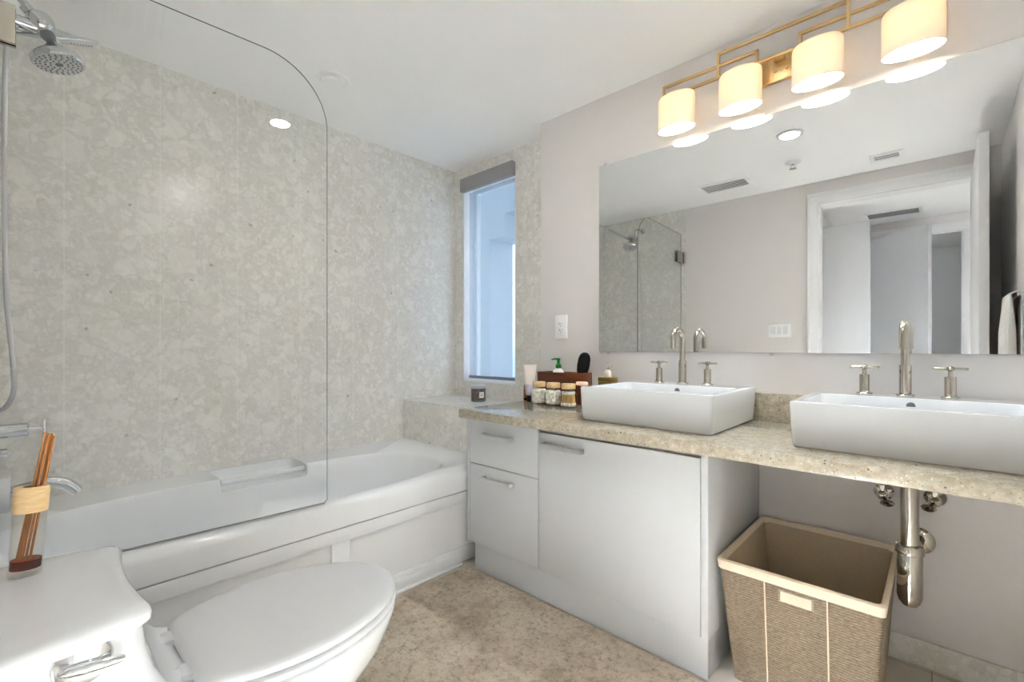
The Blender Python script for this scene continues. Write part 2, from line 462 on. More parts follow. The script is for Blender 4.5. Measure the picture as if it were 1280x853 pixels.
def rect(x0, x1, y0, y1, z, N=96):
    cx, cy, hx, hy = (x0 + x1) / 2, (y0 + y1) / 2, (x1 - x0) / 2, (y1 - y0) / 2; L = []
    for i in range(N):
        t = 2 * PI * i / N; c, s = math.cos(t), math.sin(t); m = max(abs(c), abs(s))
        L.append(Vector((cx + hx * c / m, cy + hy * s / m, z)))
    return L

def rrect(cx, cy, hx, hy, r, z, seg=6):
    L = []
    for sx, sy, a0 in ((1, 1, 0), (-1, 1, 90), (-1, -1, 180), (1, -1, 270)):
        for k in range(seg + 1):
            a = math.radians(a0 + 90 * k / seg)
            L.append(Vector((cx + sx * (hx - r) + r * math.cos(a), cy + sy * (hy - r) + r * math.sin(a), z)))
    return L

def bez(p0, p1, p2, p3, n=12):
    p0, p1, p2, p3 = map(Vector, (p0, p1, p2, p3)); o = []
    for i in range(n + 1):
        t = i / n; o.append(p0 * (1 - t) ** 3 + p1 * 3 * t * (1 - t) ** 2 + p2 * 3 * t * t * (1 - t) + p3 * t ** 3)
    return o

def spline(pts, n=8):
    pts = [Vector(p) for p in pts]; P = [pts[0] * 2 - pts[1]] + pts + [pts[-1] * 2 - pts[-2]]; o = []
    for i in range(1, len(P) - 2):
        for k in range(n):
            t = k / n; a, b, c, d = P[i - 1], P[i], P[i + 1], P[i + 2]
            o.append(.5 * ((2 * b) + (c - a) * t + (2 * a - 5 * b + 4 * c - d) * t * t + (3 * b - a - 3 * c + d) * t ** 3))
    o.append(pts[-1]); return o

# ================================================================== SETTING
T = 0.12
struct(MB().box(-4.5, 2.2, -6.0, 2.6, -0.12, 0).build('floor', M['tile'], smooth=0))
struct(MB().box(-4.5, 2.2, -6.0, 2.47, H, H + 0.12).build('ceiling', M['paint_w'], smooth=0))
struct(MB().box(XA - T, XA, YS - 0.13, YW + 0.16, 0, H).build('wall_left', M['stone'], smooth=0))
WX0, WX1, WZ0, WZ1 = -2.671, -2.117, 0.860, 2.345
b = MB()
b.box(XA, WX0, YW, YW + 0.16, 0, H).box(WX1, XJ + 0.1, YW, YW + 0.16, 0, H)
b.box(WX0, WX1, YW, YW + 0.16, 0, WZ0).box(WX0, WX1, YW, YW + 0.16, WZ1, H)
struct(b.build('wall_window', M['stone_plain'], smooth=0))
struct(MB().box(XJ, XE + T, YP, YW + 0.16, 0, H).build('wall_back', M['paint'], smooth=0))
struct(MB().box(XE, XE + T, YS - 0.13, YP, 0, H).build('wall_right', M['paint'], smooth=0))
DX0, DX1, DZ = -0.735, 0.17, 2.30
b = MB()
b.box(-1.825, DX0, YS - 0.13, YS, 0, H).box(DX1, XE, YS - 0.13, YS, 0, H).box(DX0, DX1, YS - 0.13, YS, DZ, H)
struct(b.build('wall_front', M['paint'], smooth=0))
struct(MB().box(XA, -1.825, YS - 0.13, YS, 0, H).build('wall_front_stone', M['stone_plain'], smooth=0))
# baseboard strip of stone along the painted wall
struct(MB().box(-0.545, XE, YP - 0.011, YP, 0, 0.092, 0.0015).build('baseboard_back', M['stone_plain'], smooth=0))
# window: jambs and sill lining, frame, pane
win = bpy.data.objects.new('window_1', None); COL.objects.link(win); win.location = ((WX0 + WX1) / 2, YW + .12, WZ0); struct(win)
b = MB(); q = .012
b.box(WX0, WX0 + q, YW + .004, YW + .16, WZ0, WZ1).box(WX1 - q, WX1, YW + .004, YW + .16, WZ0, WZ1)
b.box(WX0, WX1, YW + .004, YW + .16, WZ0, WZ0 + q).box(WX0, WX1, YW + .004, YW + .16, WZ1 - q, WZ1)
struct(b.build('window_lining', M['trim_w'], win, 0))
b = MB(); f = .03
b.box(WX0 + q, WX0 + q + f, YW + .11, YW + .15, WZ0 + q, WZ1 - q, .003).box(WX1 - q - f, WX1 - q, YW + .11, YW + .15, WZ0 + q, WZ1 - q, .003)
b.box(WX0 + q, WX1 - q, YW + .111, YW + .149, WZ0 + q, WZ0 + q + f, .003).box(WX0 + q, WX1 - q, YW + .111, YW + .149, WZ1 - q - f, WZ1 - q, .003)
struct(b.build('window_frame', M['trim_w'], win, 0))
struct(MB().box(WX0 + q + f - .004, WX1 - q - f + .004, YW + .127, YW + .133, WZ0 + q + f - .004, WZ1 - q - f + .004).build('window_pane', M['pane'], win, 0))
# white balcony wall and beam of the building outside
b = MB(); b.box(-3.7, -2.965, 2.9, 3.2, -1, 3.4).box(-2.965, -2.78, 2.9, 3.2, 2.09, 3.4).box(-2.78, -1.2, 2.9, 3.2, 2.29, 3.4)
M['stucco'] = paint('exterior_stucco', srgb(160, 168, 176))
struct(b.build('wall_exterior', M['stucco'], None, 0))
# bathroom door trim, casing on the bathroom side with a stepped profile
b = MB()
for x0, x1 in ((DX0 - .072, DX0), (DX1, DX1 + .072)):
    b.box(x0, x1, YS, YS + .014, 0, DZ + .08, .003)
    b.box(x0 + (.0 if x0 < 0 else .05), x0 + (.022 if x0 < 0 else .072), YS, YS + .022, 0, DZ + .08, .003)
b.box(DX0 - .072, DX1 + .072, YS, YS + .0142, DZ, DZ + .08, .003).box(DX0 - .072, DX1 + .072, YS, YS + .0222, DZ + .056, DZ + .0802, .003)
b.box(DX0 - .001, DX0 + .012, YS - .13, YS + .002, 0, DZ).box(DX1 - .012, DX1 + .001, YS - .13, YS + .002, 0, DZ).box(DX0, DX1, YS - .13, YS + .002, DZ - .012, DZ + .001)
struct(b.build('trim_1', M['trim_w'], None, 30))

# bathroom door standing open against the right wall
d1 = bpy.data.objects.new('door_1', None); COL.objects.link(d1); d1.location = (.178, YS, 0); struct(d1)
struct(MB().box(.155, .197, YS + .026, .725, .008, DZ - .005, .002).build('door_leaf', M['door_w'], d1, 30))
b = MB()
for sgn, xx in ((-1, .155), (1, .197)):
    b.cyl((xx, .665, 1.0), (xx + sgn * .006, .665, 1.0), .026).cyl((xx, .665, 1.0), (xx + sgn * .045, .665, 1.0), .009).cyl((xx + sgn * .04, .67, 1.0), (xx + sgn * .04, .55, 1.0), .008)
struct(b.build('door_handle', M['steel'], d1))

# hall beyond the door
struct(MB().box(-.99, -.87, -2.42, YS - .13, 0, H).build('wall_hall_left', M['paint'], None, 0))
HY = -2.15
b = MB(); b.box(-.87, -.73, HY - .12, HY, 0, H).box(.17, 1.6, HY - .12, HY, 0, H).box(-.73, .17, HY - .12, HY, DZ, H)
struct(b.build('wall_hall_back', M['paint'], None, 0))
struct(MB().box(1.5, 1.6, HY, YS - .13, 0, H).build('wall_hall_right', M['paint'], None, 0))
struct(MB().box(XE + T, 1.6, YS - .13, YS - .02, 0, H).build('wall_hall_front', M['paint'], None, 0))
b = MB()
for x0, x1 in ((-.80, -.73), (.17, .24)): b.box(x0, x1, HY, HY + .016, 0, DZ + .09, .003)
b.box(-.80, .24, HY, HY + .0162, DZ, DZ + .0902, .003)
b.box(-.731, -.718, HY - .12, HY + .002, 0, DZ).box(.158, .171, HY - .12, HY + .002, 0, DZ).box(-.73, .17, HY - .12, HY + .002, DZ - .012, DZ + .001)
struct(b.build('trim_2', M['trim_w'], None, 30))
b = MB(); b.box(-1.5, 1.6, -4.3, -4.2, 0, H).box(-1.6, -1.5, -4.3, HY - .12, 0, H).box(1.5, 1.6, -4.2, HY - .12, 0, H)
struct(b.build('wall_far_room', M['paint_w'], None, 0))
d2 = bpy.data.objects.new('door_2', None); COL.objects.link(d2); d2.location = (-.86, -1.05, 0); struct(d2)
struct(MB().box(-.862, -.472, -1.085, -1.045, .008, DZ - .01, .002).build('door_leaf', M['door_hall'], d2, 30))
d3 = bpy.data.objects.new('door_3', None); COL.objects.link(d3); d3.location = (-.715, -2.11, 0); struct(d3)
pA, pB = Vector((-.71, -2.10, 0)), Vector((-.07, -1.575, 0)); dv = (pB - pA).normalized(); nv = Vector((-dv.y, dv.x, 0)) * .02
b = MB(); b.loft([[p + Vector((0, 0, z)) for p in (pA - nv, pB - nv, pB + nv, pA + nv)] for z in (.008, DZ - .015)], True, True)
struct(b.build('door_leaf', M['door_hall'], d3, 30))

# ================================================================== LIGHTS: ceiling downlight, plus added fills out of view
def area_disc(name, loc, r, power, col):
    l = bpy.data.lights.new(name, 'AREA'); l.shape = 'DISK'; l.size = 2 * r; l.energy = power; l.color = col
    o = bpy.data.objects.new(name, l); COL.objects.link(o); o.location = loc; return o

def downlight(loc, r, label, lit=True, power=DOWN_W, group=None):
    x, y = loc
    t = thing('ceiling_downlight', (x, y, H), label, 'ceiling light', group)
    MB().lathe((x, y, H), [(r, -.001), (r, -.006), (r * .97, -.009), (r * .80, -.009), (r * .76, -.004), (r * .76, -.001)], 40).build('trim_ring', M['white_plastic'], t)
    MB().lathe((x, y, H), [(.001, -.0012), (r * .75, -.0012), (r * .75, -.004), (.001, -.0042)], 40).build('diffuser', M['led'] if lit else M['white_plastic'], t)
    if lit: area_disc('downlight_lamp', (x, y, H - .012), r * .7, power, (1.0, .97, .93))
    return t
downlight((-.70, .969), .075, 'lit round downlight set in the ceiling, seen in the mirror')
t = thing('ceiling_fixture', (-2.256, 1.094, H), 'unlit white round ceiling disc with raised centre above the bathtub', 'ceiling fixture')
MB().lathe((-2.256, 1.094, H), [(.088, -.0005), (.088, -.005), (.082, -.010), (.062, -.011), (.058, -.006), (.001, -.006)], 48).build('outer_ring', M['paint_w'], t)
MB().lathe((-2.262, 1.09, H), [(.05, -.0065), (.05, -.016), (.046, -.019), (.001, -.020)], 40).build('centre_cap', M['paint_w'], t)
area_disc('hall_ceiling_fill', (.75, -1.0, H - .02), .12, HALL_W, (1.0, .97, .94))  # added fill on the hall ceiling, hidden from view
# added window frame on the solid hall wall, unseen, around two fill lights
hw_ = bpy.data.objects.new('added_hall_window', None); COL.objects.link(hw_); hw_.location = (.45, HY, .06); struct(hw_)
b = MB()
b.box(.245, .26, HY + .0005, HY + .03, .06, 2.34, .003).box(.56, .60, HY + .0005, HY + .03, .06, 2.34, .003).box(.26, .56, HY + .0005, HY + .0302, .06, .12, .003).box(.26, .56, HY + .0005, HY + .0302, 2.28, 2.34, .003)
struct(b.build('window_frame', M['trim_w'], hw_, 30))  # frame of the added window, out of view
l = bpy.data.lights.new('door_fill', 'AREA'); l.shape = 'RECTANGLE'; l.size = .30; l.size_y = 1.5; l.energy = DOOR_FILL_W; l.color = (.82, .92, 1.0); l.spread = math.radians(75)  # added fill aimed through the open bathroom door
lo = bpy.data.objects.new('door_fill', l); COL.objects.link(lo); lo.location = (.41, HY + .03, .88); lo.rotation_euler = (PI / 2, 0, PI)
l = bpy.data.lights.new('floor_fill_beam', 'AREA'); l.shape = 'RECTANGLE'; l.size = .26; l.size_y = .26; l.energy = BEAM_FILL_W; l.color = (.81, .90, 1.0); l.spread = math.radians(22)  # added beam; its floor bounce lifts the ceiling and under-counter wall
lo = bpy.data.objects.new('floor_fill_beam', l); COL.objects.link(lo); lo.location = (.41, HY + .035, 2.08)
lo.rotation_euler = (Vector((-.02, .36, 0)) - lo.location).to_track_quat('-Z', 'Y').to_euler()
area_disc('far_room_fill', (.95, -3.3, H - .02), .2, HALL_W * 2, (.94, .97, 1.0))  # added fill for the far room, kept out of view

# ================================================================== BATHTUB
TX0, TX1, TY0, TY1 = XA + .002, -1.80, YS + .003, 1.843
tub = thing('bathtub', (-2.27, .84, 0), 'white alcove bathtub with panelled front below the stone wall', 'bathtub')
b = MB(); ZR = .487
bc = (-2.185, .80)
L = [rect(TX0, TX1 - .018, TY0, TY1, 0.001), rect(TX0, TX1 - .018, TY0, TY1, .372), rect(TX0, TX1 - .001, TY0, TY1, .378), rect(TX0, TX1, TY0, TY1, .384),
     rect(TX0, TX1, TY0, TY1, .450), rect(TX0, TX1 - .004, TY0, TY1, .466), rect(TX0, TX1 - .014, TY0, TY1, .479), rect(TX0, TX1 - .030, TY0, TY1, ZR)]
bx, by, hx, hy = -2.187, .79, .335, .845
L += [sup(bx, by, hx + .006, hy + .012, ZR + .001, 3.2), sup(bx, by, hx, hy, ZR - .004, 3.2), sup(bx, by, hx - .008, hy - .012, ZR - .02, 3.2),
      sup(bx, by, hx - .02, hy - .05, .40, 3.3), sup(bx, by, hx - .04, hy - .11, .25, 3.4), sup(bx, by, hx - .065, hy - .16, .13, 3.4),
      sup(bx, by, hx - .11, hy - .22, .085, 3.2), sup(bx, by, hx - .2, hy - .4, .075, 3), sup(bx, by, .02, .05, .072, 2)]
b.loft(L, True, True)
shell = b.build('tub_shell', M['acrylic'], tub, 32)
# pocket for the grab bar cut into the wall-side rim
cb = MB(); cb.box(-2.722, -2.38, .665, 1.075, .425, .60, .02, 3)
cut = cb.build('pocket_cut', M['acrylic'], None, 32)
md = shell.modifiers.new('pocket', 'BOOLEAN'); md.object = cut; md.operation = 'DIFFERENCE'; md.solver = 'EXACT'
dg = bpy.context.evaluated_depsgraph_get(); dg.update()
me = bpy.data.meshes.new_from_object(shell.evaluated_get(dg)); shell.modifiers.clear(); shell.data = me
bpy.data.objects.remove(cut)
for p_ in me.polygons: p_.use_smooth = True
me.set_sharp_from_angle(angle=math.radians(32))
MB().cyl((-2.545, .667, .462), (-2.545, 1.073, .462), .013, n=20).build('grab_bar', M['acrylic'], tub)
for y0, y1 in ((.666, .672), (1.068, 1.074)): MB().cyl((-2.545, y0, .462), (-2.545, y1, .462), .019, n=20).build('grab_bar_collar', M['chrome'], tub)
AX = TX1 - .018
b = MB(); p = .014
b.box(AX, AX + p, TY0, TY1, .318, .372, .002)
for y0, y1 in ((TY0, .03), (.872, .948), (1.72, TY1)): b.box(AX, AX + p, y0, y1, .06, .32, .002)
b.box(AX, AX + p, TY0, TY1, .02, .085, .002)
b.build('apron_panel', M['acrylic'], tub, 30)
b = MB(); b.box(AX + .001, TX1 + .002, TY0, 1.56, .001, .066, .004).box(AX, TX1 + .012, TY0, 1.56, .001, .016, .006, 3)
b.build('apron_skirting', M['acrylic'], tub, 40)
MB().lathe((-2.187, .22, .074), [(.001, .0), (.034, .0), (.034, .004), (.028, .007), (.001, .007)]).build('drain', M['chrome'], tub)

# stone ledge under the window
struct(MB().box(XA, XJ + .0, 1.845, YW, 0, .755, .001).build('wall_window_ledge', M['stone_plain'], None, 0))

# ================================================================== GLASS SCREEN
gs = thing('glass_screen', (-1.84, .35, .495), 'frameless clear glass shower screen with rounded corner hinged above the tub', 'shower screen')
g0, g1 = Vector((-1.862, -.125, 0)), Vector((-1.812, .855, 0)); gd = (g1 - g0).normalized(); gn = Vector((-gd.y, gd.x, 0)); gl = (g1 - g0).length
zb, zt, rr = .494, 2.225, .235
out2 = [(0, zb), (gl - .012, zb), (gl, zb + .012)] + [(gl - rr + rr * math.cos(a), zt - rr + rr * math.sin(a)) for a in [PI / 2 * k / 16 for k in range(17)]] + [(0, zt)]
b = MB()
fr = [b.bm.verts.new(g0 + gd * u + Vector((0, 0, z)) + gn * .003) for u, z in out2]
bk = [b.bm.verts.new(g0 + gd * u + Vector((0, 0, z)) - gn * .003) for u, z in out2]
b.bm.faces.new(fr).material_index = 0; b.bm.faces.new(list(reversed(bk))).material_index = 0
for i in range(len(fr)):
    j = (i + 1) % len(fr); b.bm.faces.new((fr[i], bk[i], bk[j], fr[j])).material_index = 1
b.build('glass_panel', [M['glass'], M['glass_edge']], gs, 0)
b = MB()
for s in (-1, 1):
    a0 = g0 + gn * s * .0045
    def slab(u0, u1, z0, z1, n0, n1):
        pts = [g0 + gd * u0 + gn * n0, g0 + gd * u1 + gn * n0, g0 + gd * u1 + gn * n1, g0 + gd * u0 + gn * n1]
        b.loft([[p + Vector((0, 0, z0)) for p in pts], [p + Vector((0, 0, z1)) for p in pts]], True, True)
    slab(-.02, .125, 1.945, 2.05, s * .0045, s * .016)
slab(-.032, -.022, 1.945, 2.05, -.022, .022)
b.build('hinge', M['nickel'], gs, 30)
b = MB(); slab(.0, gl - .01, zb - .004, zb + .0, -.005, .005); b.build('bottom_seal', M['seal'], gs, 0)

# ================================================================== SHOWER FITTINGS
PX = -2.29
sh = thing('shower_head_set', (PX, YS, 2.30), 'chrome shower arm with diverter and round head high above the tub', 'shower head')
MB().lathe((PX, YS + .001, 2.335), [(.032, 0), (.032, .006), (.014, .012), (.014, .02)], 28, (0, 1, 0)).build('wall_flange', M['chrome'], sh)
MB().tube(spline([(PX, YS + .01, 2.335), (PX, -.06, 2.335), (PX, 0.005, 2.31), (PX, .036, 2.272)], 8), .0125, 16).build('shower_arm', M['chrome'], sh)
b = MB(); b.sphere((PX, .058, 2.250), .036, 14, sc=(1, 1.05, 1.05)); b.cyl((PX, .022, 2.285), (PX, .046, 2.255), .018)
b.cyl((PX, .05, 2.226), (PX, -.012, 2.226), .020).lathe((PX, -.012, 2.226), [(.023, 0), (.023, -.016), (.018, -.02), (.001, -.02)], 24, (0, 1, 0))
b.build('diverter', M['chrome'], sh)
b = MB(); b.sphere((PX, .076, 2.212), .021); b.cyl((PX, .076, 2.212), (PX, .090, 2.186), .017, .014); b.build('swivel_joint', M['grey_plastic'], sh)
hd = Vector((.10, .24, -1)).normalized()
HC = (PX, .088, 2.190)
b = MB(); b.lathe(HC, [(.001, 0), (.016, 0), (.022, .010), (.046, .030), (.066, .045), (.073, .055), (.073, .068), (.069, .072)], 44, hd)
b.build('shower_head', M['chrome'], sh)
fc = Vector(HC) + hd * .0721
face = MB(); face.lathe(fc, [(.001, 0), (.068, 0), (.068, .0006), (.001, .0008)], 40, hd)
fo = face.build('spray_face', M['steel'], sh)
a_ = hd.cross(Vector((0, 0, 1))).normalized(); b_ = hd.cross(a_)
b = MB(); b.lathe(fc, [(.001, .0009), (.011, .0009), (.011, .0025), (.001, .003)], 20, hd)
for rad, cnt in ((.024, 10), (.037, 16), (.050, 20), (.061, 24)):
    for k in range(cnt):
        an = 2 * PI * k / cnt + rad * 40
        pp = fc + (a_ * math.cos(an) + b_ * math.sin(an)) * rad
        b.lathe(pp, [(.0031, .0008), (.0026, .003), (.001, .003)], 8, hd)
b.build('nozzles', M['grey_plastic'], sh)

hs = thing('hand_shower', (PX, .05, 2.23), 'chrome flat hand shower wand resting beside the round shower head', 'hand shower')
w0, w1 = Vector((-2.305, .028, 2.205)), Vector((-2.495, .222, 2.345)); wd = (w1 - w0).normalized()
side = wd.cross(Vector((0, 0, 1))).normalized(); upv = side.cross(wd)
b = MB(); L = []
for u, wdt, th in ((-.06, .010, .010), (0.0, .0125, .0125), (.06, .016, .013), (.11, .026, .014), (.15, .038, .015), (.24, .040, .015), (.275, .034, .012), (.285, .018, .006)):
    c = w0 + wd * u
    L.append([c + side * wdt * math.cos(2 * PI * k / 20) + upv * th * math.sin(2 * PI * k / 20) for k in range(20)])
b.loft(L, True, True).build('wand', M['chrome'], hs)
b = MB()
for i in range(8):
    for j in (-1, 0, 1):
        c = w0 + wd * (.155 + .014 * i) + side * .016 * j - upv * .012
        b.lathe(c, [(.0025, 0), (.002, .003), (.001, .003)], 8, -upv)
b.build('nozzles', M['grey_plastic'], hs)
pts = spline([w0 - wd * .055, (-2.275, -.022, 2.10), (-2.27, -.026, 1.75), (-2.27, -.022, 1.32), (-2.27, -.006, 1.06), (-2.27, -.006, .965),
              (-2.265, -.030, .915), (-2.26, -.062, .93), (-2.258, -.085, 1.10), (-2.262, -.088, 1.6), (-2.275, -.06, 2.05), (PX, -.008, 2.19), (PX, .0, 2.212)], 14)
b = MB(); L2 = []
for i in range(len(pts) - 1):                       # ribbed metal hose
    for k in range(3): L2.append(pts[i].lerp(pts[i + 1], k / 3))
b.tube(L2, [.0078 if i % 2 else .0064 for i in range(len(L2))], 10).build('hose', M['steel'], hs)

vv = thing('shower_valve', (PX, YS, .838), 'chrome valve body with flat lever handle above the tub spout', 'tap')
b = MB(); b.lathe((PX, YS + .001, .838), [(.045, 0), (.045, .008), (.024, .014), (.024, .185), (.020, .19)], 28, (0, 1, 0)).build('valve_body', M['chrome'], vv)
b = MB(); b.cyl((PX, .028, .838), (PX, .066, .836), .008); b.box(PX - .008, PX + .008, .062, .073, .800, .872, .003); b.build('lever_handle', M['chrome'], vv)
b = MB(); b.lathe((PX, YS + .001, .765), [(.022, 0), (.022, .12), (.016, .125), (.016, .14)], 24, (0, 1, 0)); b.build('outlet_elbow', M['chrome'], vv)

sp = thing('tub_spout', (PX, YS, .63), 'chrome curved bath spout on a square base behind the reed diffuser', 'tap')
MB().box(PX - .05, PX + .05, YS + .001, -.012, .575, .69, .004).build('spout_base', M['steel'], sp)
b = MB(); b.tube(spline([(PX, -.014, .632), (PX, .04, .642), (PX, .085, .646), (PX, .122, .632), (PX, .150, .600)], 8), [.0185] * 33, 20)
b.cyl((PX, .1495, .6005), (PX, .153, .5965), .0185, .017); b.build('spout', M['chrome'], sp)

# ================================================================== VANITY CABINET
YF = 1.57; VX0, VX1 = -1.772, -.566
vc = thing('vanity_cabinet', (-1.17, 1.86, 0), 'glossy white vanity cabinet with two drawers and one wide door', 'cabinet')
b = MB()
b.box(VX0, VX0 + .019, YF, YP - .003, .137, .767, .0012).box(VX1 - .024, VX1, YF, YP - .003, .137, .767, .0025)
b.box(VX0 + .019, VX1 - .024, YF + .024, YP - .004, .137, .155).box(-1.306, -1.290, YF + .024, YP - .004, .155, .767)
b.box(VX0 + .019, VX1 - .024, YP - .012, YP - .003, .155, .767).box(VX0 + .019, VX1 - .024, YF + .024, YF + .1, .745, .767)
b.build('carcass', M['lacquer'], vc, 30)
b = MB(); b.box(-1.72, VX1 - .004, YF + .008, YF + .026, .002, .1365, .001).box(VX1 - .022, VX1 - .004, YF + .026, YP - .014, .002, .1365).box(-1.72, -1.70, YF + .026, YP - .004, .002, .1365)
b.build('toe_kick', M['lacquer'], vc, 30)
def handle(name, par, xa, xb, z, y):
    b = MB(); r = .0100
    b.box(xa, xb, y - .030, y - .021, z - r, z + r, .003)
    for x in (xa, xb - .011): b.box(x, x + .011, y - .023, y + .0, z - r, z + r, .002)
    b.build(name, M['steel'], par, 30)
dr1 = MB().box(-1.7505, -1.3015, YF, YF + .02, .538, .765, .0012).build('drawer', M['lacquer'], vc, 30)
handle('handle', dr1, -1.640, -1.450, .690, YF)
dr2 = MB().box(-1.7505, -1.3015, YF, YF + .02, .139, .5345, .0012).build('drawer', M['lacquer'], vc, 30)
handle('handle', dr2, -1.640, -1.450, .478, YF)
do = MB().box(-1.2975, -.5925, YF, YF + .02, .139, .744, .0012).build('door', M['lacquer'], vc, 30)
handle('handle', do, -1.268, -1.058, .695, YF)

# countertop + upstand
ct = thing('countertop', (-.75, 1.84, .768), 'speckled beige stone countertop running under both sinks', 'countertop')
MB().box(-1.770, XE - .002, 1.512, YP - .002, .768, ZC, .004, 3).build('slab', M['counter'], ct, 30)
MB().box(-1.30, XE - .002, YP - .022, YP - .002, ZC, .926, .002).build('upstand', M['counter'], ct, 30)

# ================================================================== SINKS + FAUCETS
SXC = -.852
def make_sink(cx, label):
    s = thing('vessel_sink', (cx, 1.9, ZC), label, 'sink', 'white rectangular vessel sinks on the counter')
    y0, y1, zt = 1.643, 2.140, .952; hw = .281; cy = (y0 + y1) / 2; hy = (y1 - y0) / 2
    b = MB()
    L = [rrect(cx, cy, hw - .013, hy - .010, .014, ZC + .001), rrect(cx, cy, hw - .008, hy - .006, .016, ZC + .006), rrect(cx, cy, hw - .003, hy - .002, .016, .88),
         rrect(cx, cy, hw, hy, .016, zt - .006), rrect(cx, cy, hw - .002, hy - .002, .015, zt - .0015), rrect(cx, cy, hw - .006, hy - .006, .013, zt)]
    by0, by1 = y0 + .026, 2.005; bcy = (by0 + by1) / 2; bh = (by1 - by0) / 2
    L += [rrect(cx, bcy, .251, bh, .03, zt), rrect(cx, bcy, .248, bh - .003, .03, zt - .004), rrect(cx, bcy, .243, bh - .008, .034, .90),
          rrect(cx, bcy, .235, bh - .016, .04, .850), rrect(cx, bcy, .215, bh - .035, .04, .834), rrect(cx, bcy, .05, .04, .03, .829), rrect(cx, bcy, .024, .024, .0239, .828)]
    b.loft(L, True, True)
    b.build('basin', M['ceramic'], s, 40)
    MB().lathe((cx, bcy, .8285), [(.001, 0), (.024, 0), (.024, .003), (.016, .006), (.001, .007)]).build('drain', M['chrome'], s)
    MB().lathe((cx - .004, by1 - .0035, zt - .027), [(.001, .002), (.0115, .002), (.0145, .0), (.0145, -.003), (.001, -.003)], 24, (0, -1, 0)).build('overflow_ring', M['ceramic_grey'], s)
    return s
make_sink(SXC, 'white rectangular vessel sink nearest the window, above the vanity door')
make_sink(-.066, 'white rectangular vessel sink at the right end, above the basket and drain trap')

def make_faucet(cx, label):
    zt = .953; fy = 2.078
    f = thing('widespread_faucet', (cx, fy, zt), label, 'tap', 'three hole taps on the sinks')
    b = MB(); b.lathe((cx, fy, zt), [(.026, 0), (.026, .003), (.023, .006), (.0172, .0075), (.0172, .103), (.0162, .106), (.0125, .1065)], 32)
    b.build('body', M['nickel'], f)
    arc = [(cx, fy, zt + .10), (cx, fy, zt + .205)] + [(cx, fy - .052 + .052 * math.cos(a), zt + .205 + .042 * math.sin(a)) for a in [PI * k / 14 for k in range(1, 14)]] + [(cx, fy - .104, zt + .203), (cx, fy - .105, zt + .162)]
    b = MB(); b.tube(arc, .0125, 20); b.cyl((cx, fy - .105, zt + .163), (cx, fy - .105, zt + .160), .0105); b.build('spout', M['nickel'], f, 50)
    for s in (-1, 1):
        hx = cx + s * .112
        b = MB(); b.lathe((hx, fy, zt), [(.024, 0), (.024, .003), (.021, .006), (.0152, .007), (.0152, .067), (.0135, .070), (.0065, .0705), (.006, .088), (.010, .091), (.010, .101), (.0065, .104), (.001, .1045)], 28)
        b.cyl((hx - .038, fy, zt + .096), (hx + .038, fy, zt + .096), .0048, n=14)
        b.cyl((hx, fy - .038, zt + .096), (hx, fy + .038, zt + .096), .0048, n=14)
        for dx, dy in ((.038, 0), (-.038, 0), (0, .038), (0, -.038)): b.sphere((hx + dx, fy + dy, zt + .096), .0054, 6)
        b.build('cross_handle', M['nickel'], f, 40)
    return f
f1 = make_faucet(-.864, 'polished nickel tap with two cross handles on the sink nearest the window')
copy_tree(f1, (-.087 + .864, 0, 0), 'polished nickel tap with two cross handles on the right end sink')

# ================================================================== MIRROR
mi = thing('wall_mirror', (-.55, YP, 1.097), 'large frameless wall mirror below the gold vanity light', 'mirror')
b = MB(); b.box(-1.358, XE - .004, YP - .008, YP - .002, 1.097, 2.100)
mo = b.build('mirror_glass', [M['mirror'], M['mirror_edge']], mi, 0)
for q_ in mo.data.polygons:
    if abs(q_.normal.y) < .9: q_.material_index = 1
for x, z in ((-1.345, 1.093), (-1.30, 1.090), (-.52, 1.090), (-1.32, 2.104), (-.55, 2.104)):
    b = MB(); b.box(x - .006, x + .006, YP - .012, YP - .002, z - .007, z + .007, .002); b.build('mirror_clip', M['steel'], mi, 30)

# ================================================================== VANITY LIGHT
vl = thing('vanity_light', (-.48, YP, 2.28), 'brushed gold bar light with four oval opal glass shades', 'wall light')
MB().box(-.585, -.375, YP - .022, YP - .002, 2.222, 2.338, .003).build('backplate', M['gold'], vl, 30)
for x in (-.50, -.46): MB().cyl((x, YP - .022, 2.265), (x, YP - .027, 2.265), .006).build('screw_cap', M['gold'], vl)
FY = 2.098; h_ = .006
b = MB()
b.box(-.966, .006, FY - h_, FY + h_, 2.296, 2.308, .001)
for x0, x1 in ((-.96, -.558), (-.402, 0.0)):
    b.box(x0 - h_, x1 + h_, FY - h_, FY + h_, 2.346, 2.358, .001)
    for x in (x0, x1): b.box(x - h_, x + h_, FY - h_, FY + h_, 2.300, 2.3575, .001)
b.box(-.718, -.242, FY - h_, FY + h_, 2.398, 2.410, .001)
for x in (-.712, -.248): b.box(x - h_, x + h_, FY - h_ - .001, FY + h_ + .001, 2.298, 2.4095, .001)
b.box(-.50, -.46, FY, YP - .02, 2.297, 2.307, .001)
b.build('bar_frame', M['gold'], vl, 30)
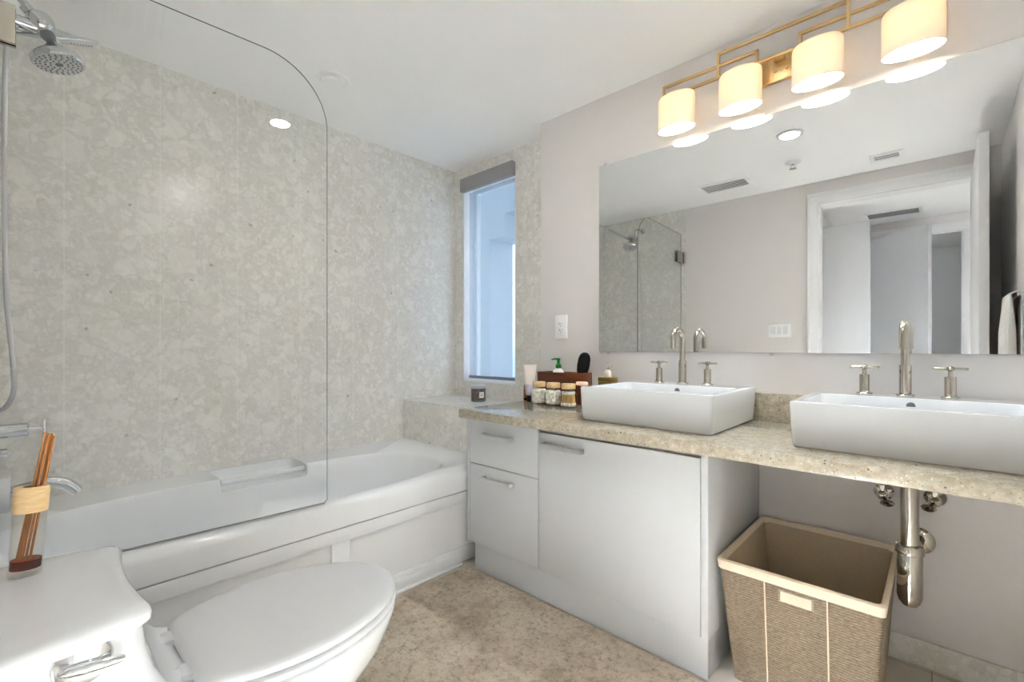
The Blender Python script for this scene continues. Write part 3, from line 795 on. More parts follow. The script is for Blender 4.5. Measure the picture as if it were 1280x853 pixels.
for sxx in (-.8925, -.6175, -.3425, -.0675):
    cy = 2.076
    b = MB(); L = []
    prof = [(.2, .157), (.70, .157), (.92, .153), (.985, .145), (1.0, .130), (1.0, .004), (.985, 0), (.965, .003), (.96, .13), (.93, .145), (.65, .15), (.2, .15)]
    for k, z in prof:
        L.append([Vector((sxx + .084 * k * math.cos(2 * PI * i / 48), cy + .052 * k * math.sin(2 * PI * i / 48), 2.128 + z)) for i in range(48)])
    b.loft(L + [L[0]], False, False)
    so = b.build('lamp_shade', M['opal'], vl, 40)
    b = MB(); b.cyl((sxx, cy, 2.27), (sxx, cy, 2.296), .014).cyl((sxx, cy, 2.29), (sxx, FY, 2.302), .006); b.build('socket', M['gold'], so)
    b = MB(); b.lathe((sxx, cy, 2.27), [(.012, 0), (.014, -.02), (.026, -.05), (.030, -.072), (.026, -.095), (.014, -.108), (.001, -.111)], 24); b.build('bulb', M['bulb'], so)

# ================================================================== WINDOW SHADE
rs = thing('roller_shade', (-2.39, YW, 2.30), 'sheer grey roller shade pulled down over the narrow window', 'window blind')
MB().box(-2.655, -2.118, 2.280, YW - .002, 2.288, 2.386, .004).build('cassette', M['cassette'], rs, 30)
MB().box(-2.645, -2.136, YW + .048, YW + .0485, .905, 2.30).build('shade_fabric', M['sheer'], rs, 0)
MB().box(-2.645, -2.136, YW + .042, YW + .055, .885, .906, .003).build('bottom_bar', M['bar_grey'], rs, 30)

# ================================================================== TOILET
tc_x = -1.222
to = thing('toilet', (tc_x, .3, 0), 'white one piece toilet with closed lid in front of the bathtub', 'toilet')
def egg(yb, yt, hwb, hwm, ym, z, N=64, k=1.0):
    """elongated outline: flat-ish back at yb, widest at ym, rounded tip at yt"""
    L = []
    for i in range(N):
        t = 2 * PI * i / N; c, s = math.cos(t), math.sin(t)
        if s >= 0:
            x = hwm * c; y = ym + (yt - ym) * s
        else:
            u = abs(s); y = ym - (ym - yb) * u ** .62
            f = (ym - y) / (ym - yb)
            edge = hwm + (hwb - hwm) * f ** 1.5
            x = math.copysign(edge * min(1.0, abs(c) ** .16), c)
        L.append(Vector((tc_x + x, y, z)))
    return L
# pedestal + bowl
b = MB()
L = [egg(.02, .60, .115, .125, .30, .001), egg(.02, .60, .115, .125, .30, .03), egg(.03, .585, .11, .118, .30, .08), egg(.04, .60, .115, .128, .32, .16),
     egg(.06, .675, .135, .162, .36, .24), egg(.10, .730, .15, .190, .41, .31), egg(.14, .755, .158, .205, .44, .37), egg(.16, .762, .162, .211, .45, .398),
     egg(.16, .760, .160, .209, .45, .407), egg(.165, .749, .155, .198, .45, .411), egg(.30, .65, .08, .13, .45, .411)]
b.loft(L, True, True); b.build('bowl', M['ceramic'], to, 60)
# tank body flaring into the seat deck
b = MB(); L = []
for z, y1, hwf in ((.20, .20, .150), (.32, .24, .170), (.385, .262, .182), (.404, .266, .190), (.428, .264, .192), (.436, .254, .192), (.450, .226, .192), (.485, .195, .192), (.53, .174, .192), (.58, .162, .193), (.627, .157, .194)):
    L.append(rrect(tc_x, (y1 - .13) / 2, hwf, (y1 + .13) / 2, .045, z, 8))
b.loft(L, True, True); b.build('tank', M['ceramic'], to, 60)
def lidloop(g, z, N=20):
    """tank lid: bowed sides, gently hollow front, rounded corners; g = inset"""
    pts = []
    y0, y1 = -.135 + g, .168 - g
    def hw(y): return .196 - g + .030 * min(1.0, max(0.0, (.17 - y) / .22)) ** .8
    r = .026
    # front edge right -> left
    for k in range(9):
        a = PI / 2 * k / 8; pts.append((hw(y1) - r + r * math.cos(a), y1 - r + r * math.sin(a)))
    for k in range(1, 12):
        u = 1 - 2 * k / 12; pts.append((u * (hw(y1) - r), y1 - .012 * (1 - u * u)))
    for k in range(9):
        a = PI / 2 + PI / 2 * k / 8; pts.append((-(hw(y1) - r) + r * math.cos(a), y1 - r + r * math.sin(a)))
    for k in range(1, 10): y = y1 - r + (y0 - y1 + r) * k / 9; pts.append((-hw(y), y))
    for k in range(1, 9): y = y0; pts.append((-hw(y0) + 2 * hw(y0) * k / 9, y))
    for k in range(0, 9): y = y0 + (y1 - r - y0) * k / 9; pts.append((hw(y), y))
    return [Vector((tc_x + x, y, z)) for x, y in pts]
b = MB()
L = [lidloop(.016, .628), lidloop(.004, .629), lidloop(0, .634), lidloop(0, .645), lidloop(.003, .654), lidloop(.009, .660), lidloop(.02, .663), lidloop(.06, .6645), lidloop(.12, .665)]
b.loft(L, True, True); b.build('tank_lid', M['ceramic'], to, 60)
# seat and lid
b = MB()
L = [egg(.258, .752, .162, .203, .45, .413), egg(.248, .761, .168, .212, .45, .416), egg(.246, .764, .170, .215, .45, .423), egg(.248, .761, .168, .212, .45, .429), egg(.26, .750, .162, .202, .45, .431), egg(.38, .65, .08, .12, .45, .431)]
b.loft(L, True, True); b.build('seat', M['white_plastic'], to, 60)
b = MB()
L = [egg(.258, .748, .160, .204, .45, .435), egg(.248, .757, .168, .212, .45, .438), egg(.244, .760, .171, .215, .45, .445), egg(.248, .756, .168, .212, .45, .453), egg(.261, .744, .160, .201, .45, .459),
     egg(.31, .70, .12, .165, .45, .4615), egg(.40, .56, .06, .08, .45, .463)]
b.loft(L, True, True); b.build('seat_lid', M['white_plastic'], to, 60)
for s in (-1, 1):
    b = MB(); b.lathe((tc_x + s * .080, .214, .430), [(.028, 0), (.028, .014), (.024, .022), (.012, .026), (.001, .027)], 28, sx=.85, sy=1.15)
    b.cyl((tc_x + s * .080 - .024, .238, .441), (tc_x + s * .080 + .024, .238, .441), .014)
    b.build('hinge_cap', M['white_plastic'], to, 40)
# chrome trip lever on the right side of the tank
lx = tc_x + .193
b = MB(); b.lathe((lx - .006, .074, .604), [(.039, 0), (.039, .007), (.036, .012), (.018, .018), (.001, .019)], 36, (1, 0, 0))
L = []
for u, hwz, tt in ((-.030, .004, .004), (-.02, .008, .007), (.0, .010, .008), (.02, .009, .008), (.045, .007, .006), (.052, .005, .0045)):
    L.append([Vector((lx + .017 + tt * math.cos(2 * PI * k / 16), .074 + u, .601 - .12 * u + hwz * math.sin(2 * PI * k / 16))) for k in range(16)])
b.loft(L, True, True); b.build('flush_lever', M['chrome'], to, 40)

# ================================================================== REED DIFFUSER on the tank lid
dfx, dfy, dfz = -1.336, .012, .666
df = thing('reed_diffuser', (dfx, dfy, dfz), 'reed diffuser bottle with pale wooden collar standing on the toilet tank', 'diffuser')
def ov(r1, r2, z, n=32): return [Vector((dfx + r1 * math.cos(2 * PI * i / n), dfy + r2 * math.sin(2 * PI * i / n), z)) for i in range(n)]
b = MB(); a1, a2 = .0205, .0250
b.loft([ov(a1 * .9, a2 * .93, dfz), ov(a1, a2, dfz + .004), ov(a1, a2, dfz + .125), ov(a1 * .8, a2 * .85, dfz + .130), ov(a1 * .8, a2 * .85, dfz + .125), ov(a1 * .88, a2 * .92, dfz + .12), ov(a1 * .88, a2 * .92, dfz + .015), ov(a1 * .3, a2 * .3, dfz + .013)], True, True)
b.build('flask', M['flask_glass'], df, 40)
b = MB(); b.loft([ov(a1 * .87, a2 * .91, dfz + .014), ov(a1 * .87, a2 * .91, dfz + .032)], True, False); b.loft([ov(a1 * .87, a2 * .91, dfz + .032), ov(.001, .001, dfz + .0322)], False, False, mi=1)
b.build('oil', [M['liquid'], M['liquid_top']], df, 40)
b = MB(); b.loft([ov(a1 * .86, a2 * .9, dfz + .1255), ov(a1 * 1.03, a2 * 1.03, dfz + .1255), ov(a1 * 1.05, a2 * 1.05, dfz + .129), ov(a1 * 1.05, a2 * 1.05, dfz + .172), ov(a1 * 1.0, a2 * 1.0, dfz + .175), ov(a1 * .55, a2 * .55, dfz + .175), ov(a1 * .55, a2 * .55, dfz + .14), ov(.001, .001, dfz + .14)], False, False)
b.build('wooden_collar', M['wood_pale'], df, 40)
b = MB(); b.loft([ov(a1 * .54, a2 * .54, dfz + .1735), ov(.001, .001, dfz + .1736)], False, False); b.build('collar_hole', M['dark'], df, 0)
for i, (dx, dy, tx, ty) in enumerate(((-.006, -.014, .004, .012), (-.002, -.007, .008, .017), (.004, -.002, -.004, .022), (.0, -.011, .0, .017), (.005, .004, .002, .025))):
    MB().cyl((dfx + dx, dfy + dy, dfz + .018), (dfx + tx, dfy + ty, dfz + .282 - i * .002), .0022, n=10).build('reed', M['reed'], df)
for o in df.children: pass
df.rotation_euler = (math.radians(-3.5), 0, 0)

# ================================================================== LAUNDRY BASKET
bk = thing('laundry_basket', (-.32, 1.86, 0), 'woven brown paper rope basket with beige cloth liner under the counter', 'basket')
def rect4(x0, x1, y0, y1, z, m=10, r=.012):
    return rrect((x0 + x1) / 2, (y0 + y1) / 2, (x1 - x0) / 2, (y1 - y0) / 2, r, z, 4)
def bdim(z):
    f = z / .415; return (-.508 - .036 * f, -.138 + .028 * f, 1.650 - .048 * f, 2.092 + .036 * f)
b = MB(); rows = 96; L = []
x0, x1, y0, y1 = bdim(.004); L.append(rect4(x0 + .02, x1 - .02, y0 + .02, y1 - .02, .002))
for i in range(rows * 4 + 1):
    z = .004 + .385 * i / (rows * 4); o_ = .0030 * abs(math.sin(PI * i / 4)) ** .7 - .001
    x0, x1, y0, y1 = bdim(z); L.append(rect4(x0 - o_, x1 + o_, y0 - o_, y1 + o_, z))
b.loft(L, True, False); b.build('woven_body', M['weave'], bk, 70)
def lined(zs, ins, mb):
    L = []
    for z, i_ in zip(zs, ins):
        x0, x1, y0, y1 = bdim(z); L.append(rect4(x0 + i_, x1 - i_, y0 + i_, y1 - i_, z, r=.014))
    return mb.loft(L, False, False)
b = MB(); lined((.382, .384, .40, .412, .4165, .414, .395), (-.0035, -.0055, -.006, -.0058, 0, .008, .010), b); b.build('liner_band', M['liner'], bk, 50)
# inside of the liner: soft walls with wrinkles
b = MB(); x0, x1, y0, y1 = bdim(.4); cx_, cy_ = (x0 + x1) / 2, (y0 + y1) / 2; L = []
for k in range(25):
    z = .398 - .386 * k / 24; X0, X1, Y0, Y1 = bdim(z); row = []
    n_ = 40
    for side_ in range(4):
        for j in range(n_):
            t = j / n_
            if side_ == 0: p, nn = Vector((X0 + (X1 - X0) * t, Y0, z)), Vector((0, 1, 0))
            elif side_ == 1: p, nn = Vector((X1, Y0 + (Y1 - Y0) * t, z)), Vector((-1, 0, 0))
            elif side_ == 2: p, nn = Vector((X1 - (X1 - X0) * t, Y1, z)), Vector((0, -1, 0))
            else: p, nn = Vector((X0, Y1 - (Y1 - Y0) * t, z)), Vector((1, 0, 0))
            amt = min(1, k / 5) * min(1, t * 6, (1 - t) * 6) if True else 0
            d_ = .010 + amt * (.004 + .012 * noise.noise(Vector((p.x * 6 + z * 3, p.y * 6 - z * 4, z * 7)))) + (0 if k else 0)
            p = p + nn * max(.006, d_)
            # corners keep inside
            p.x = min(max(p.x, X0 + .008), X1 - .008); p.y = min(max(p.y, Y0 + .008), Y1 - .008)
            row.append(p)
    L.append(row)
b.loft(L, False, True); b.build('liner', M['liner_in'], bk, 60)
for x_ in (-.405, -.240):
    pts = []
    for i in range(30):
        z = .008 + .374 * i / 29; pts.append((x_, bdim(z)[2] - .0035, z))
    MB().tube(pts, .0022, 8).build('vertical_cord', M['liner'], bk)
zc_ = .355; yc_ = bdim(zc_)[2] - .0035
b = MB(); b.box(-.366, -.272, yc_ - .004, yc_ + .001, .334, .374, .001); b.box(-.360, -.278, yc_ - .0055, yc_ - .003, .339, .369, .001, mi=1)
b.build('label_pocket', [M['weave'], M['tag']], bk, 30)

# ================================================================== TRAP AND STOP VALVES
TXX, TYY = -.068, 1.87
tr = thing('bottle_trap', (TXX, TYY, .33), 'polished nickel bottle trap hanging below the right sink', 'drain pipe')
MB().cyl((TXX, TYY, .767), (TXX, TYY, .46), .0225, n=32).build('tailpiece', M['nickel'], tr)
b = MB(); b.lathe((TXX, TYY, .328), [(.001, 0), (.018, .0), (.027, .012), (.031, .028), (.031, .155), (.028, .160), (.023, .161)], 36); b.build('bottle', M['nickel'], tr)
b = MB(); b.lathe((TXX, TYY, .487), [(.028, 0), (.036, .002), (.036, .020), (.032, .026), (.0227, .027)], 36); b.build('collar_nut', M['nickel'], tr)
MB().cyl((TXX, TYY + .02, .445), (-.055, YP - .002, .445), .019, n=28).build('waste_arm', M['nickel'], tr)
b = MB(); b.lathe((-.056, YP - .0005, .440), [(.001, -.002), (.046, -.002), (.046, -.006), (.034, -.014), (.021, -.017)], 40, (0, 1, 0)); b.build('wall_flange', M['nickel'], tr)
def stop_valve(x, z, tilt, label):
    v = thing('stop_valve', (x, YP, z), label, 'valve', 'stop valves below the right sink')
    b = MB(); b.lathe((x, YP - .001, z), [(.030, 0), (.030, -.004), (.022, -.012), (.011, -.014), (.011, -.05)], 32, (0, 1, 0)); b.build('escutcheon', M['nickel'], v)
    b = MB(); b.sphere((x, YP - .062, z), .018); b.cyl((x, YP - .06, z), (x, YP - .062, z + .05), .0085).lathe((x, YP - .062, z + .022), [(.0125, 0), (.0125, .016), (.009, .018)], 6); b.build('valve_body', M['nickel'], v)
    b = MB(); b.lathe((x + tilt * .01, YP - .078, z - .008), [(.008, 0), (.008, -.014), (.019, -.018), (.021, -.026), (.016, -.032), (.006, -.033)], 24, (-.25 * tilt, 1, .35), sx=1.0, sy=.62); b.build('valve_handle', M['nickel'], v)
    b = MB(); b.lathe((x + tilt * .02, YP - .111, z - .0195), [(.0055, 0), (.0055, -.0015), (.001, -.0016)], 16, (-.25 * tilt, 1, .35)); b.build('screw_cap', M['dark'], v)
    b = MB(); b.tube(spline([(x, YP - .062, z + .048), (x, YP - .07, z + .1), (x + .01 * tilt, YP - .08, .766)], 6), .0055, 10); b.build('supply_pipe', M['nickel'], v)
stop_valve(-.150, .592, 1, 'small nickel stop valve on the wall left of the drain trap')
stop_valve(-.012, .600, -1, 'small nickel stop valve on the wall right of the drain trap')

# ================================================================== WALL PLATES
ou = thing('wall_outlet', (-1.617, YP, 1.24), 'white double socket outlet plate beside the mirror', 'outlet')
MB().box(-1.660, -1.574, YP - .006, YP - .0005, 1.170, 1.307, .003).build('plate', M['plate_white'], ou, 30)
MB().box(-1.634, -1.600, YP - .009, YP - .0055, 1.203, 1.274, .002).build('socket_block', M['plate_white'], ou, 30)
b = MB()
for z in (1.257, 1.220):
    b.box(-1.626, -1.6235, YP - .0096, YP - .0088, z - .006, z + .006).box(-1.611, -1.6085, YP - .0096, YP - .0088, z - .005, z + .005)
    b.cyl((-1.617, YP - .0096, z - .013), (-1.617, YP - .0088, z - .013), .0028, n=12)
b.build('socket_slots', M['dark'], ou, 0)
sw = thing('light_switch', (-1.012, YS, 1.265), 'white three gang switch plate beside the door, seen in the mirror', 'light switch')
MB().box(-1.100, -.925, YS + .0005, YS + .006, 1.205, 1.325, .003).build('plate', M['plate_white'], sw, 30)
for k in range(3):
    x = -1.0585 + .046 * k
    MB().box(x - .016, x + .016, YS + .0055, YS + .0105, 1.232, 1.298, .002).build('rocker', M['trim_w'], sw, 30)

# ceiling vents and sprinkler (seen in the mirror)
def vent(x0, x1, y0, y1, label, n, border=.032, grp='ceiling air vents'):
    v = thing('ceiling_vent', ((x0 + x1) / 2, (y0 + y1) / 2, H), label, 'air vent', grp)
    b = MB(); z0, z1 = H - .009, H - .0005
    b.box(x0, x1, y0, y0 + border, z0, z1, .002).box(x0, x1, y1 - border, y1, z0, z1, .002).box(x0, x0 + border, y0 + border, y1 - border, z0, z1, .002).box(x1 - border, x1, y0 + border, y1 - border, z0, z1, .002)
    b.build('frame', M['paint_w'], v, 30)
    MB().box(x0 + border, x1 - border, y0 + border, y1 - border, H - .0022, H - .0008).build('backing', M['grey_plastic'], v, 0)
    for k in range(n):
        yy = y0 + border + (y1 - y0 - 2 * border) * (k + .5) / n
        b = MB(); b.box(x0 + border, x1 - border, yy - .006, yy + .006, H - .0075, H - .0055); b.build('louvre', M['trim_w'] if n < 6 else M['cassette'], v, 0)
    return v
vent(-1.52, -1.12, .14, .40, 'white rectangular ceiling vent left of the sprinkler in the mirror', 5)
vent(-.37, -.185, .04, .20, 'small white ceiling vent right of the sprinkler in the mirror', 3, .024)
vent(-.58, -.12, -1.86, -1.58, 'long white ceiling vent in the hall beyond the door', 7)
sk = thing('ceiling_sprinkler', (-.79, .44, H), 'small fire sprinkler on the ceiling between the two vents', 'sprinkler')
MB().lathe((-.79, .44, H), [(.052, -.0005), (.052, -.004), (.036, -.012), (.018, -.014), (.001, -.014)], 32).build('escutcheon', M['white_plastic'], sk)
b = MB(); b.cyl((-.79, .44, H - .010), (-.79, .44, H - .024), .009, n=16)
for s in (-1, 1): b.tube(spline([(-.79 + s * .008, .44, H - .02), (-.79 + s * .014, .44, H - .033), (-.79, .44, H - .048)], 6), .0022, 8)
b.lathe((-.79, .44, H - .048), [(.001, .0015), (.024, .0015), (.024, 0), (.001, 0)], 20); b.build('spray_head', M['chrome'], sk)

# ================================================================== RUG
rg = MB(); X0, X1, Y0, Y1 = -1.772, -.33, .665, 1.572; nx, ny = 180, 114
grid = []
for j in range(ny + 1):
    row = []
    for i in range(nx + 1):
        x = X0 + (X1 - X0) * i / nx; y = Y0 + (Y1 - Y0) * j / ny
        e_ = min(x - X0, X1 - x, y - Y0, Y1 - y)
        z = .010 * min(1, .35 + e_ / .02) + .0028 * noise.noise(Vector((x * 70, y * 70, 0))) * min(1, e_ / .01)
        row.append(Vector((x, y, max(.002, z))))
    grid.append(row)
rg.loft(grid, False, False, closed=False)
ring = [Vector((v.x, v.y, v.z)) for v in grid[0]] + [grid[j][nx] for j in range(1, ny + 1)] + [grid[ny][i] for i in range(nx - 1, -1, -1)] + [grid[j][0] for j in range(ny - 1, 0, -1)]
rg.loft([ring, [Vector((v.x, v.y, .0006)) for v in ring]], False, True)
tag(rg.build('bath_rug', M['rug'], None, 70), 'mottled taupe bath rug on the floor in front of the vanity', 'rug')

# ================================================================== TOWEL on the right wall (mirror only)
tb = thing('towel_bar', (XE, 1.2, 1.33), 'chrome towel bar on the right wall behind the white towel', 'towel bar')
MB().cyl((XE - .055, .92, 1.345), (XE - .055, 1.50, 1.345), .008).build('bar', M['chrome'], tb)
for y in (.94, 1.48): MB().lathe((XE - .0005, y, 1.345), [(.022, 0), (.022, -.006), (.009, -.009), (.009, -.06), (.012, -.062), (.001, -.064)], 24, (1, 0, 0)).build('post', M['chrome'], tb)
b = MB(); L = []
prof = []
nyy = 48
for j in range(nyy + 1):
    v = j / nyy; row = []
    for i in range(41):
        u = i / 40
        # path over the bar: front drop, over, back drop
        Lf = .62
        s_ = u * (Lf * 2 + .06) - Lf
        taper = 1
        if s_ < 0: xx, zz = XE - .055 - .014, 1.357 + s_
        elif s_ < .06: a = PI * s_ / .06; xx, zz = XE - .055 - .014 * math.cos(a), 1.357 + .006 * math.sin(a)
        else: xx, zz = XE - .055 + .014, 1.357 - (s_ - .06)
        hang = max(0, 1.357 - zz)
        spread = .74 + .26 * min(1, hang / .45)
        y = 1.21 + (v - .5) * .44 * spread
        fold = .016 * min(1, .15 + hang / .2) * math.sin(v * PI * 7 + .8 * math.sin(hang * 5))
        xx += fold if s_ < 0 else 0.35 * fold
        xx = min(xx, XE - .022)
        row.append(Vector((xx - (.006 if s_ < 0 else 0), y, zz)))
    L.append(row)
b.loft(L, False, False, closed=False)
tw = b.build('bath_towel', M['towel'], None, 80); sm = tw.modifiers.new('thickness', 'SOLIDIFY'); sm.thickness = .006; sm.offset = 0
tag(tw, 'white towel hanging in folds on the right wall, seen in the mirror', 'towel')

# ================================================================== COUNTER ITEMS
def jar(cx, cy, label, fill):
    t = thing('glass_jar', (cx, cy, ZC), label, 'jar', 'wooden lidded glass jars on the counter')
    z = ZC + .0006
    b = MB(); b.lathe((cx, cy, z), [(.001, .001), (.040, 0), (.045, .004), (.047, .012), (.0475, .056), (.045, .070), (.038, .081), (.034, .086), (.034, .094), (.0325, .094), (.0325, .085), (.0435, .069), (.0458, .056), (.0452, .012), (.042, .006), (.001, .005)], 36)
    b.build('glass_body', M['jar_glass'], t, 40)
    MB().lathe((cx, cy, z), [(.001, .0925), (.0345, .0925), (.0365, .0945), (.0365, .118), (.0345, .1205), (.001, .1208)], 36).build('wooden_lid', M['bamboo'], t, 40)
    return t
jars = ((-1.613, 1.955, 'glass jar of cotton wool with wooden lid, leftmost of the three jars'),
        (-1.510, 1.950, 'glass jar of cotton balls with wooden lid, middle of the three jars'),
        (-1.409, 1.947, 'glass jar of cotton swabs with wooden lid, nearest the sink'))
for k, (jx, jy, lab) in enumerate(jars):
    jar(jx, jy, lab, k)
    z = ZC + .0062
    if k < 2:
        b = MB(); rnd = random.Random(k + 3)
        for lay in range(4):
            for q in range(8):
                a = 2 * PI * q / 8 + lay * .4; r_ = .0285
                b.sphere((jx + r_ * math.cos(a), jy + r_ * math.sin(a), z + .014 + lay * .0165), .0128 + rnd.random() * .0018, 6)
            b.sphere((jx, jy, z + .014 + lay * .0165), .018, 6)
        b.lathe((jx, jy, z), [(.001, .002), (.036, .002), (.039, .008), (.039, .052), (.034, .064), (.001, .068)], 28)
        o = b.build('cotton_balls', M['cotton'], None, 60)
        tag(o, ('white cotton wool filling the leftmost wooden lidded jar', 'white cotton balls filling the middle wooden lidded jar')[k], 'cotton', None, 'stuff')
    else:
        b = MB(); rnd = random.Random(5)
        for q in range(120):
            r_ = .039 * math.sqrt(rnd.random()); a = rnd.random() * 2 * PI
            x, y = jx + r_ * math.cos(a), jy + r_ * math.sin(a); dx, dy = (rnd.random() - .5) * .008, (rnd.random() - .5) * .008
            k_ = min(1, .031 / max(1e-4, math.hypot(x + dx - jx, y + dy - jy)))
            p0 = Vector((x, y, z)); p1 = Vector((jx + (x + dx - jx) * k_, jy + (y + dy - jy) * k_, z + .073))
            b.cyl(p0, p1, .0013, n=6, mi=1)
            for e_ in (p0 + (p1 - p0) * .1, p0 + (p1 - p0) * .92): b.sphere(e_, .0036, 4, sc=(1, 1, 2.6))
        o = b.build('cotton_swabs', [M['cotton'], M['swab_stick']], None, 60)
        tag(o, 'cotton swabs filling the wooden lidded jar nearest the sink', 'cotton swabs', None, 'stuff')

# tube of lotion standing on its cap
tx, ty = -1.705, 1.985
tu = thing('lotion_tube', (tx, ty, ZC), 'cream lotion tube standing on its black cap left of the jars', 'tube')
MB().lathe((tx, ty, ZC + .0006), [(.001, 0), (.0165, 0), (.017, .002), (.0165, .034), (.015, .036), (.001, .036)], 28).build('cap', M['black'], tu)
b = MB(); L = []
for z, rx, ry in ((.037, .012, .012), (.040, .019, .019), (.06, .0215, .021), (.10, .026, .019), (.15, .031, .013), (.19, .036, .006), (.197, .0375, .0022), (.211, .038, .0020)):
    L.append([Vector((tx + rx * math.cos(2 * PI * i / 28) * .92, ty + ry * math.sin(2 * PI * i / 28) + rx * math.cos(2 * PI * i / 28) * .45, ZC + z)) for i in range(28)])
b.loft(L[:4], True, False, mi=1); b.loft(L[3:], False, True, mi=0)
b.build('tube_body', [M['cream'], M['lilac']], tu, 60)
am = thing('amber_bottle', (-1.748, 1.995, ZC), 'slim amber vial at the far left end of the counter', 'bottle')
MB().lathe((-1.748, 1.995, ZC + .0006), [(.001, 0), (.0095, 0), (.010, .002), (.010, .066), (.007, .072), (.001, .072)], 20).build('vial', M['amber'], am)
MB().lathe((-1.748, 1.995, ZC + .0006), [(.001, .0725), (.0085, .0725), (.0085, .090), (.007, .092), (.001, .092)], 20).build('cap', M['amber'], am)
MB().lathe((-1.748, 1.995, ZC + .0006), [(.0102, .006), (.0104, .006), (.0104, .018), (.0102, .018)], 20).build('black_band', M['black'], am)

# wooden organizer box (open top) against the wall
ox0, ox1, oy0, oy1, oz = -1.700, -1.402, 2.045, 2.158, .980
og = thing('wooden_organizer', ((ox0 + ox1) / 2, (oy0 + oy1) / 2, ZC), 'red brown wooden organizer box against the wall behind the jars', 'box')
b = MB(); tk = .009; zz0 = ZC + .0006
b.box(ox0, ox1, oy0, oy0 + tk, zz0, oz, .001).box(ox0, ox1, oy1 - tk, oy1, zz0, oz, .001).box(ox0, ox0 + tk, oy0 + tk, oy1 - tk, zz0, oz, .001).box(ox1 - tk, ox1, oy0 + tk, oy1 - tk, zz0, oz, .001)
b.box(ox0 + tk, ox1 - tk, oy0 + tk, oy1 - tk, zz0, zz0 + tk); b.build('box_body', M['wood_red'], og, 30)
MB().box(-1.555, -1.548, oy0 + tk, oy1 - tk, zz0 + tk, oz - .012).build('divider', M['wood_red'], og, 0)
# pump bottle in the organizer
px_, py_ = -1.590, 2.100
pb = thing('pump_bottle', (px_, py_, ZC + .01), 'cream pump bottle with green pump standing in the wooden organizer', 'bottle')
MB().lathe((px_, py_, ZC + .0102), [(.001, 0), (.031, 0), (.033, .003), (.033, .150), (.030, .164), (.016, .178), (.012, .180), (.001, .180)], 32).build('bottle_body', M['cream'], pb, 40)
b = MB(); b.lathe((px_, py_, ZC + .0102), [(.001, .1805), (.017, .1805), (.0175, .184), (.0165, .200), (.010, .206), (.008, .207), (.008, .222), (.0105, .223), (.0105, .236), (.006, .238), (.001, .238)], 24)
b.tube([(px_, py_, ZC + .242), (px_ - .02, py_ - .012, ZC + .243), (px_ - .034, py_ - .02, ZC + .239)], [.006, .005, .004], 10); b.build('pump', M['green'], pb, 40)
# black paddle brush leaning out of the organizer
br = thing('hair_brush', (-1.42, 2.10, ZC + .01), 'black paddle hair brush leaning out of the wooden organizer', 'hair brush')
h0, h1 = Vector((-1.459, 2.094, ZC + .012)), Vector((-1.408, 2.104, 1.093)); hdv = (h1 - h0).normalized()
wv_ = Vector((.83, .55, 0)); wv_ = (wv_ - hdv * wv_.dot(hdv)).normalized(); nv_ = hdv.cross(wv_)
b = MB(); L = []
ln = (h1 - h0).length
for u, hw_, th in ((0, .004, .005), (.02, .010, .008), (.10, .012, .009), (.135, .014, .009), (.155, .024, .010), (.18, .031, .012), (.21, .034, .013), (.245, .033, .012), (.268, .027, .010), (.281, .015, .008), (.284, .004, .004)):
    c = h0 + hdv * (u * ln / .286)
    L.append([c + wv_ * hw_ * math.cos(2 * PI * k / 24) + nv_ * th * math.sin(2 * PI * k / 24) for k in range(24)])
b.loft(L, True, True).build('paddle', M['black'], br, 50)
b = MB()
for i in range(9):
    for j in range(-2, 3):
        c = h0 + hdv * ((.168 + .0115 * i) * ln / .286) + wv_ * .0105 * j * (1 if i < 7 else .7)
        b.cyl(c + nv_ * .009, c + nv_ * .026, .0012, .0009, n=6)
b.build('bristles', M['black'], br, 0)
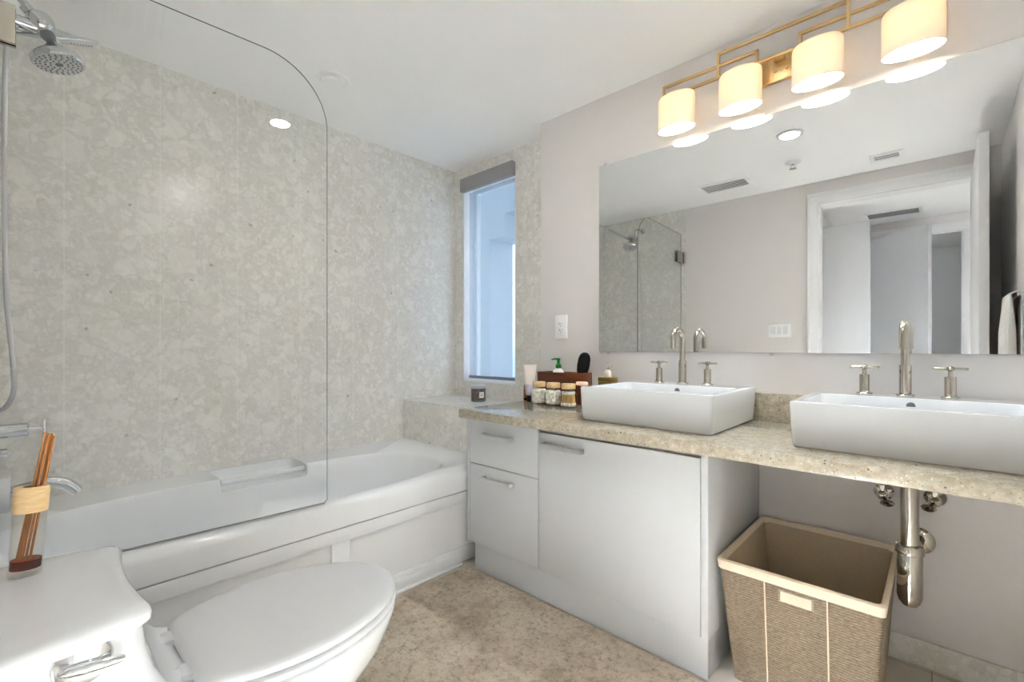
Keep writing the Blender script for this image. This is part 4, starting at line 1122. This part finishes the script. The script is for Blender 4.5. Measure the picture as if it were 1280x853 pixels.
# olive box and clear pump bottle on it
gx0, gx1, gy0, gy1, gz = -1.312, -1.236, 2.075, 2.142, .962
ob = thing('olive_box', (-1.275, 2.107, ZC), 'olive gold box between the wooden organizer and the sink', 'box')
MB().box(gx0, gx1, gy0, gy1, ZC + .0006, gz - .022, .002).build('box_base', M['olive'], ob, 30)
MB().box(gx0 - .001, gx1 + .001, gy0 - .001, gy1 + .001, gz - .021, gz, .002).build('lid', M['olive'], ob, 30)
cb_ = thing('soap_bottle', (-1.272, 2.106, gz), 'small clear pump bottle standing on the olive gold box', 'bottle')
MB().lathe((-1.272, 2.106, gz + .0005), [(.001, 0), (.0165, 0), (.018, .003), (.018, .026), (.012, .036), (.007, .040), (.001, .040)], 24).build('bottle_body', M['cream'], cb_, 40)
b = MB(); b.lathe((-1.272, 2.106, gz + .0005), [(.001, .0405), (.008, .0405), (.008, .050), (.003, .051), (.003, .060), (.001, .060)], 16)
b.tube([(-1.272, 2.106, gz + .062), (-1.255, 2.10, gz + .062), (-1.247, 2.097, gz + .058)], .0032, 8); b.build('pump', M['nickel'], cb_, 40)
# peach soap lying on the corner of the sink rim
b = MB(); L = []
for z, k in ((0, .88), (.003, 1), (.012, 1), (.016, .85)):
    L.append([Vector((-1.142 + .030 * k * math.cos(2 * PI * i / 24), 1.678 + .018 * k * math.sin(2 * PI * i / 24), .953 + z)) for i in range(24)])
b.loft(L, True, True); tag(b.build('soap_bar', M['peach'], None, 50), 'small peach soap on the sink rim corner beside the jars', 'soap')
# candle on the window ledge
cx_, cy_, cz_ = -2.272, 2.115, .7556
ca = thing('candle_jar', (cx_, cy_, .755), 'candle jar with dark picture label and silver lid on the window ledge', 'candle')
MB().lathe((cx_, cy_, cz_), [(.001, 0), (.044, 0), (.048, .003), (.049, .010), (.049, .086), (.046, .090), (.001, .090)], 48).build('glass_jar', M['mirror_edge'], ca, 40)
MB().lathe((cx_, cy_, cz_), [(.0494, .012), (.0497, .012), (.0497, .084), (.0494, .084)], 48).build('picture_label', M['art'], ca, 40)
MB().lathe((cx_, cy_, cz_), [(.001, .0903), (.050, .0903), (.051, .092), (.051, .105), (.049, .107), (.001, .107)], 48).build('lid', M['steel'], ca, 40)
b = MB(); r_ = .0501
def arcpatch(a0, a1, z0, z1, r, mi):
    rows = []
    for k in range(9):
        a = a0 + (a1 - a0) * k / 8; rows.append([Vector((cx_ + rr_ * math.cos(a), cy_ + rr_ * math.sin(a), cz_ + z)) for rr_, z in ((r, z0), (r, z1), (r + .0004, z1), (r + .0004, z0))])
    b.loft(rows, True, True, mi=mi)
va = math.atan2(-cy_, -cx_)            # towards the room
arcpatch(va + .12, va + .80, .028, .066, r_, 0)
for z in (.052, .046, .040): arcpatch(va + .24, va + .68, z, z + .0025, r_ + .0004, 1)
b.build('paper_label', [M['label_w'], M['ink']], ca, 0)
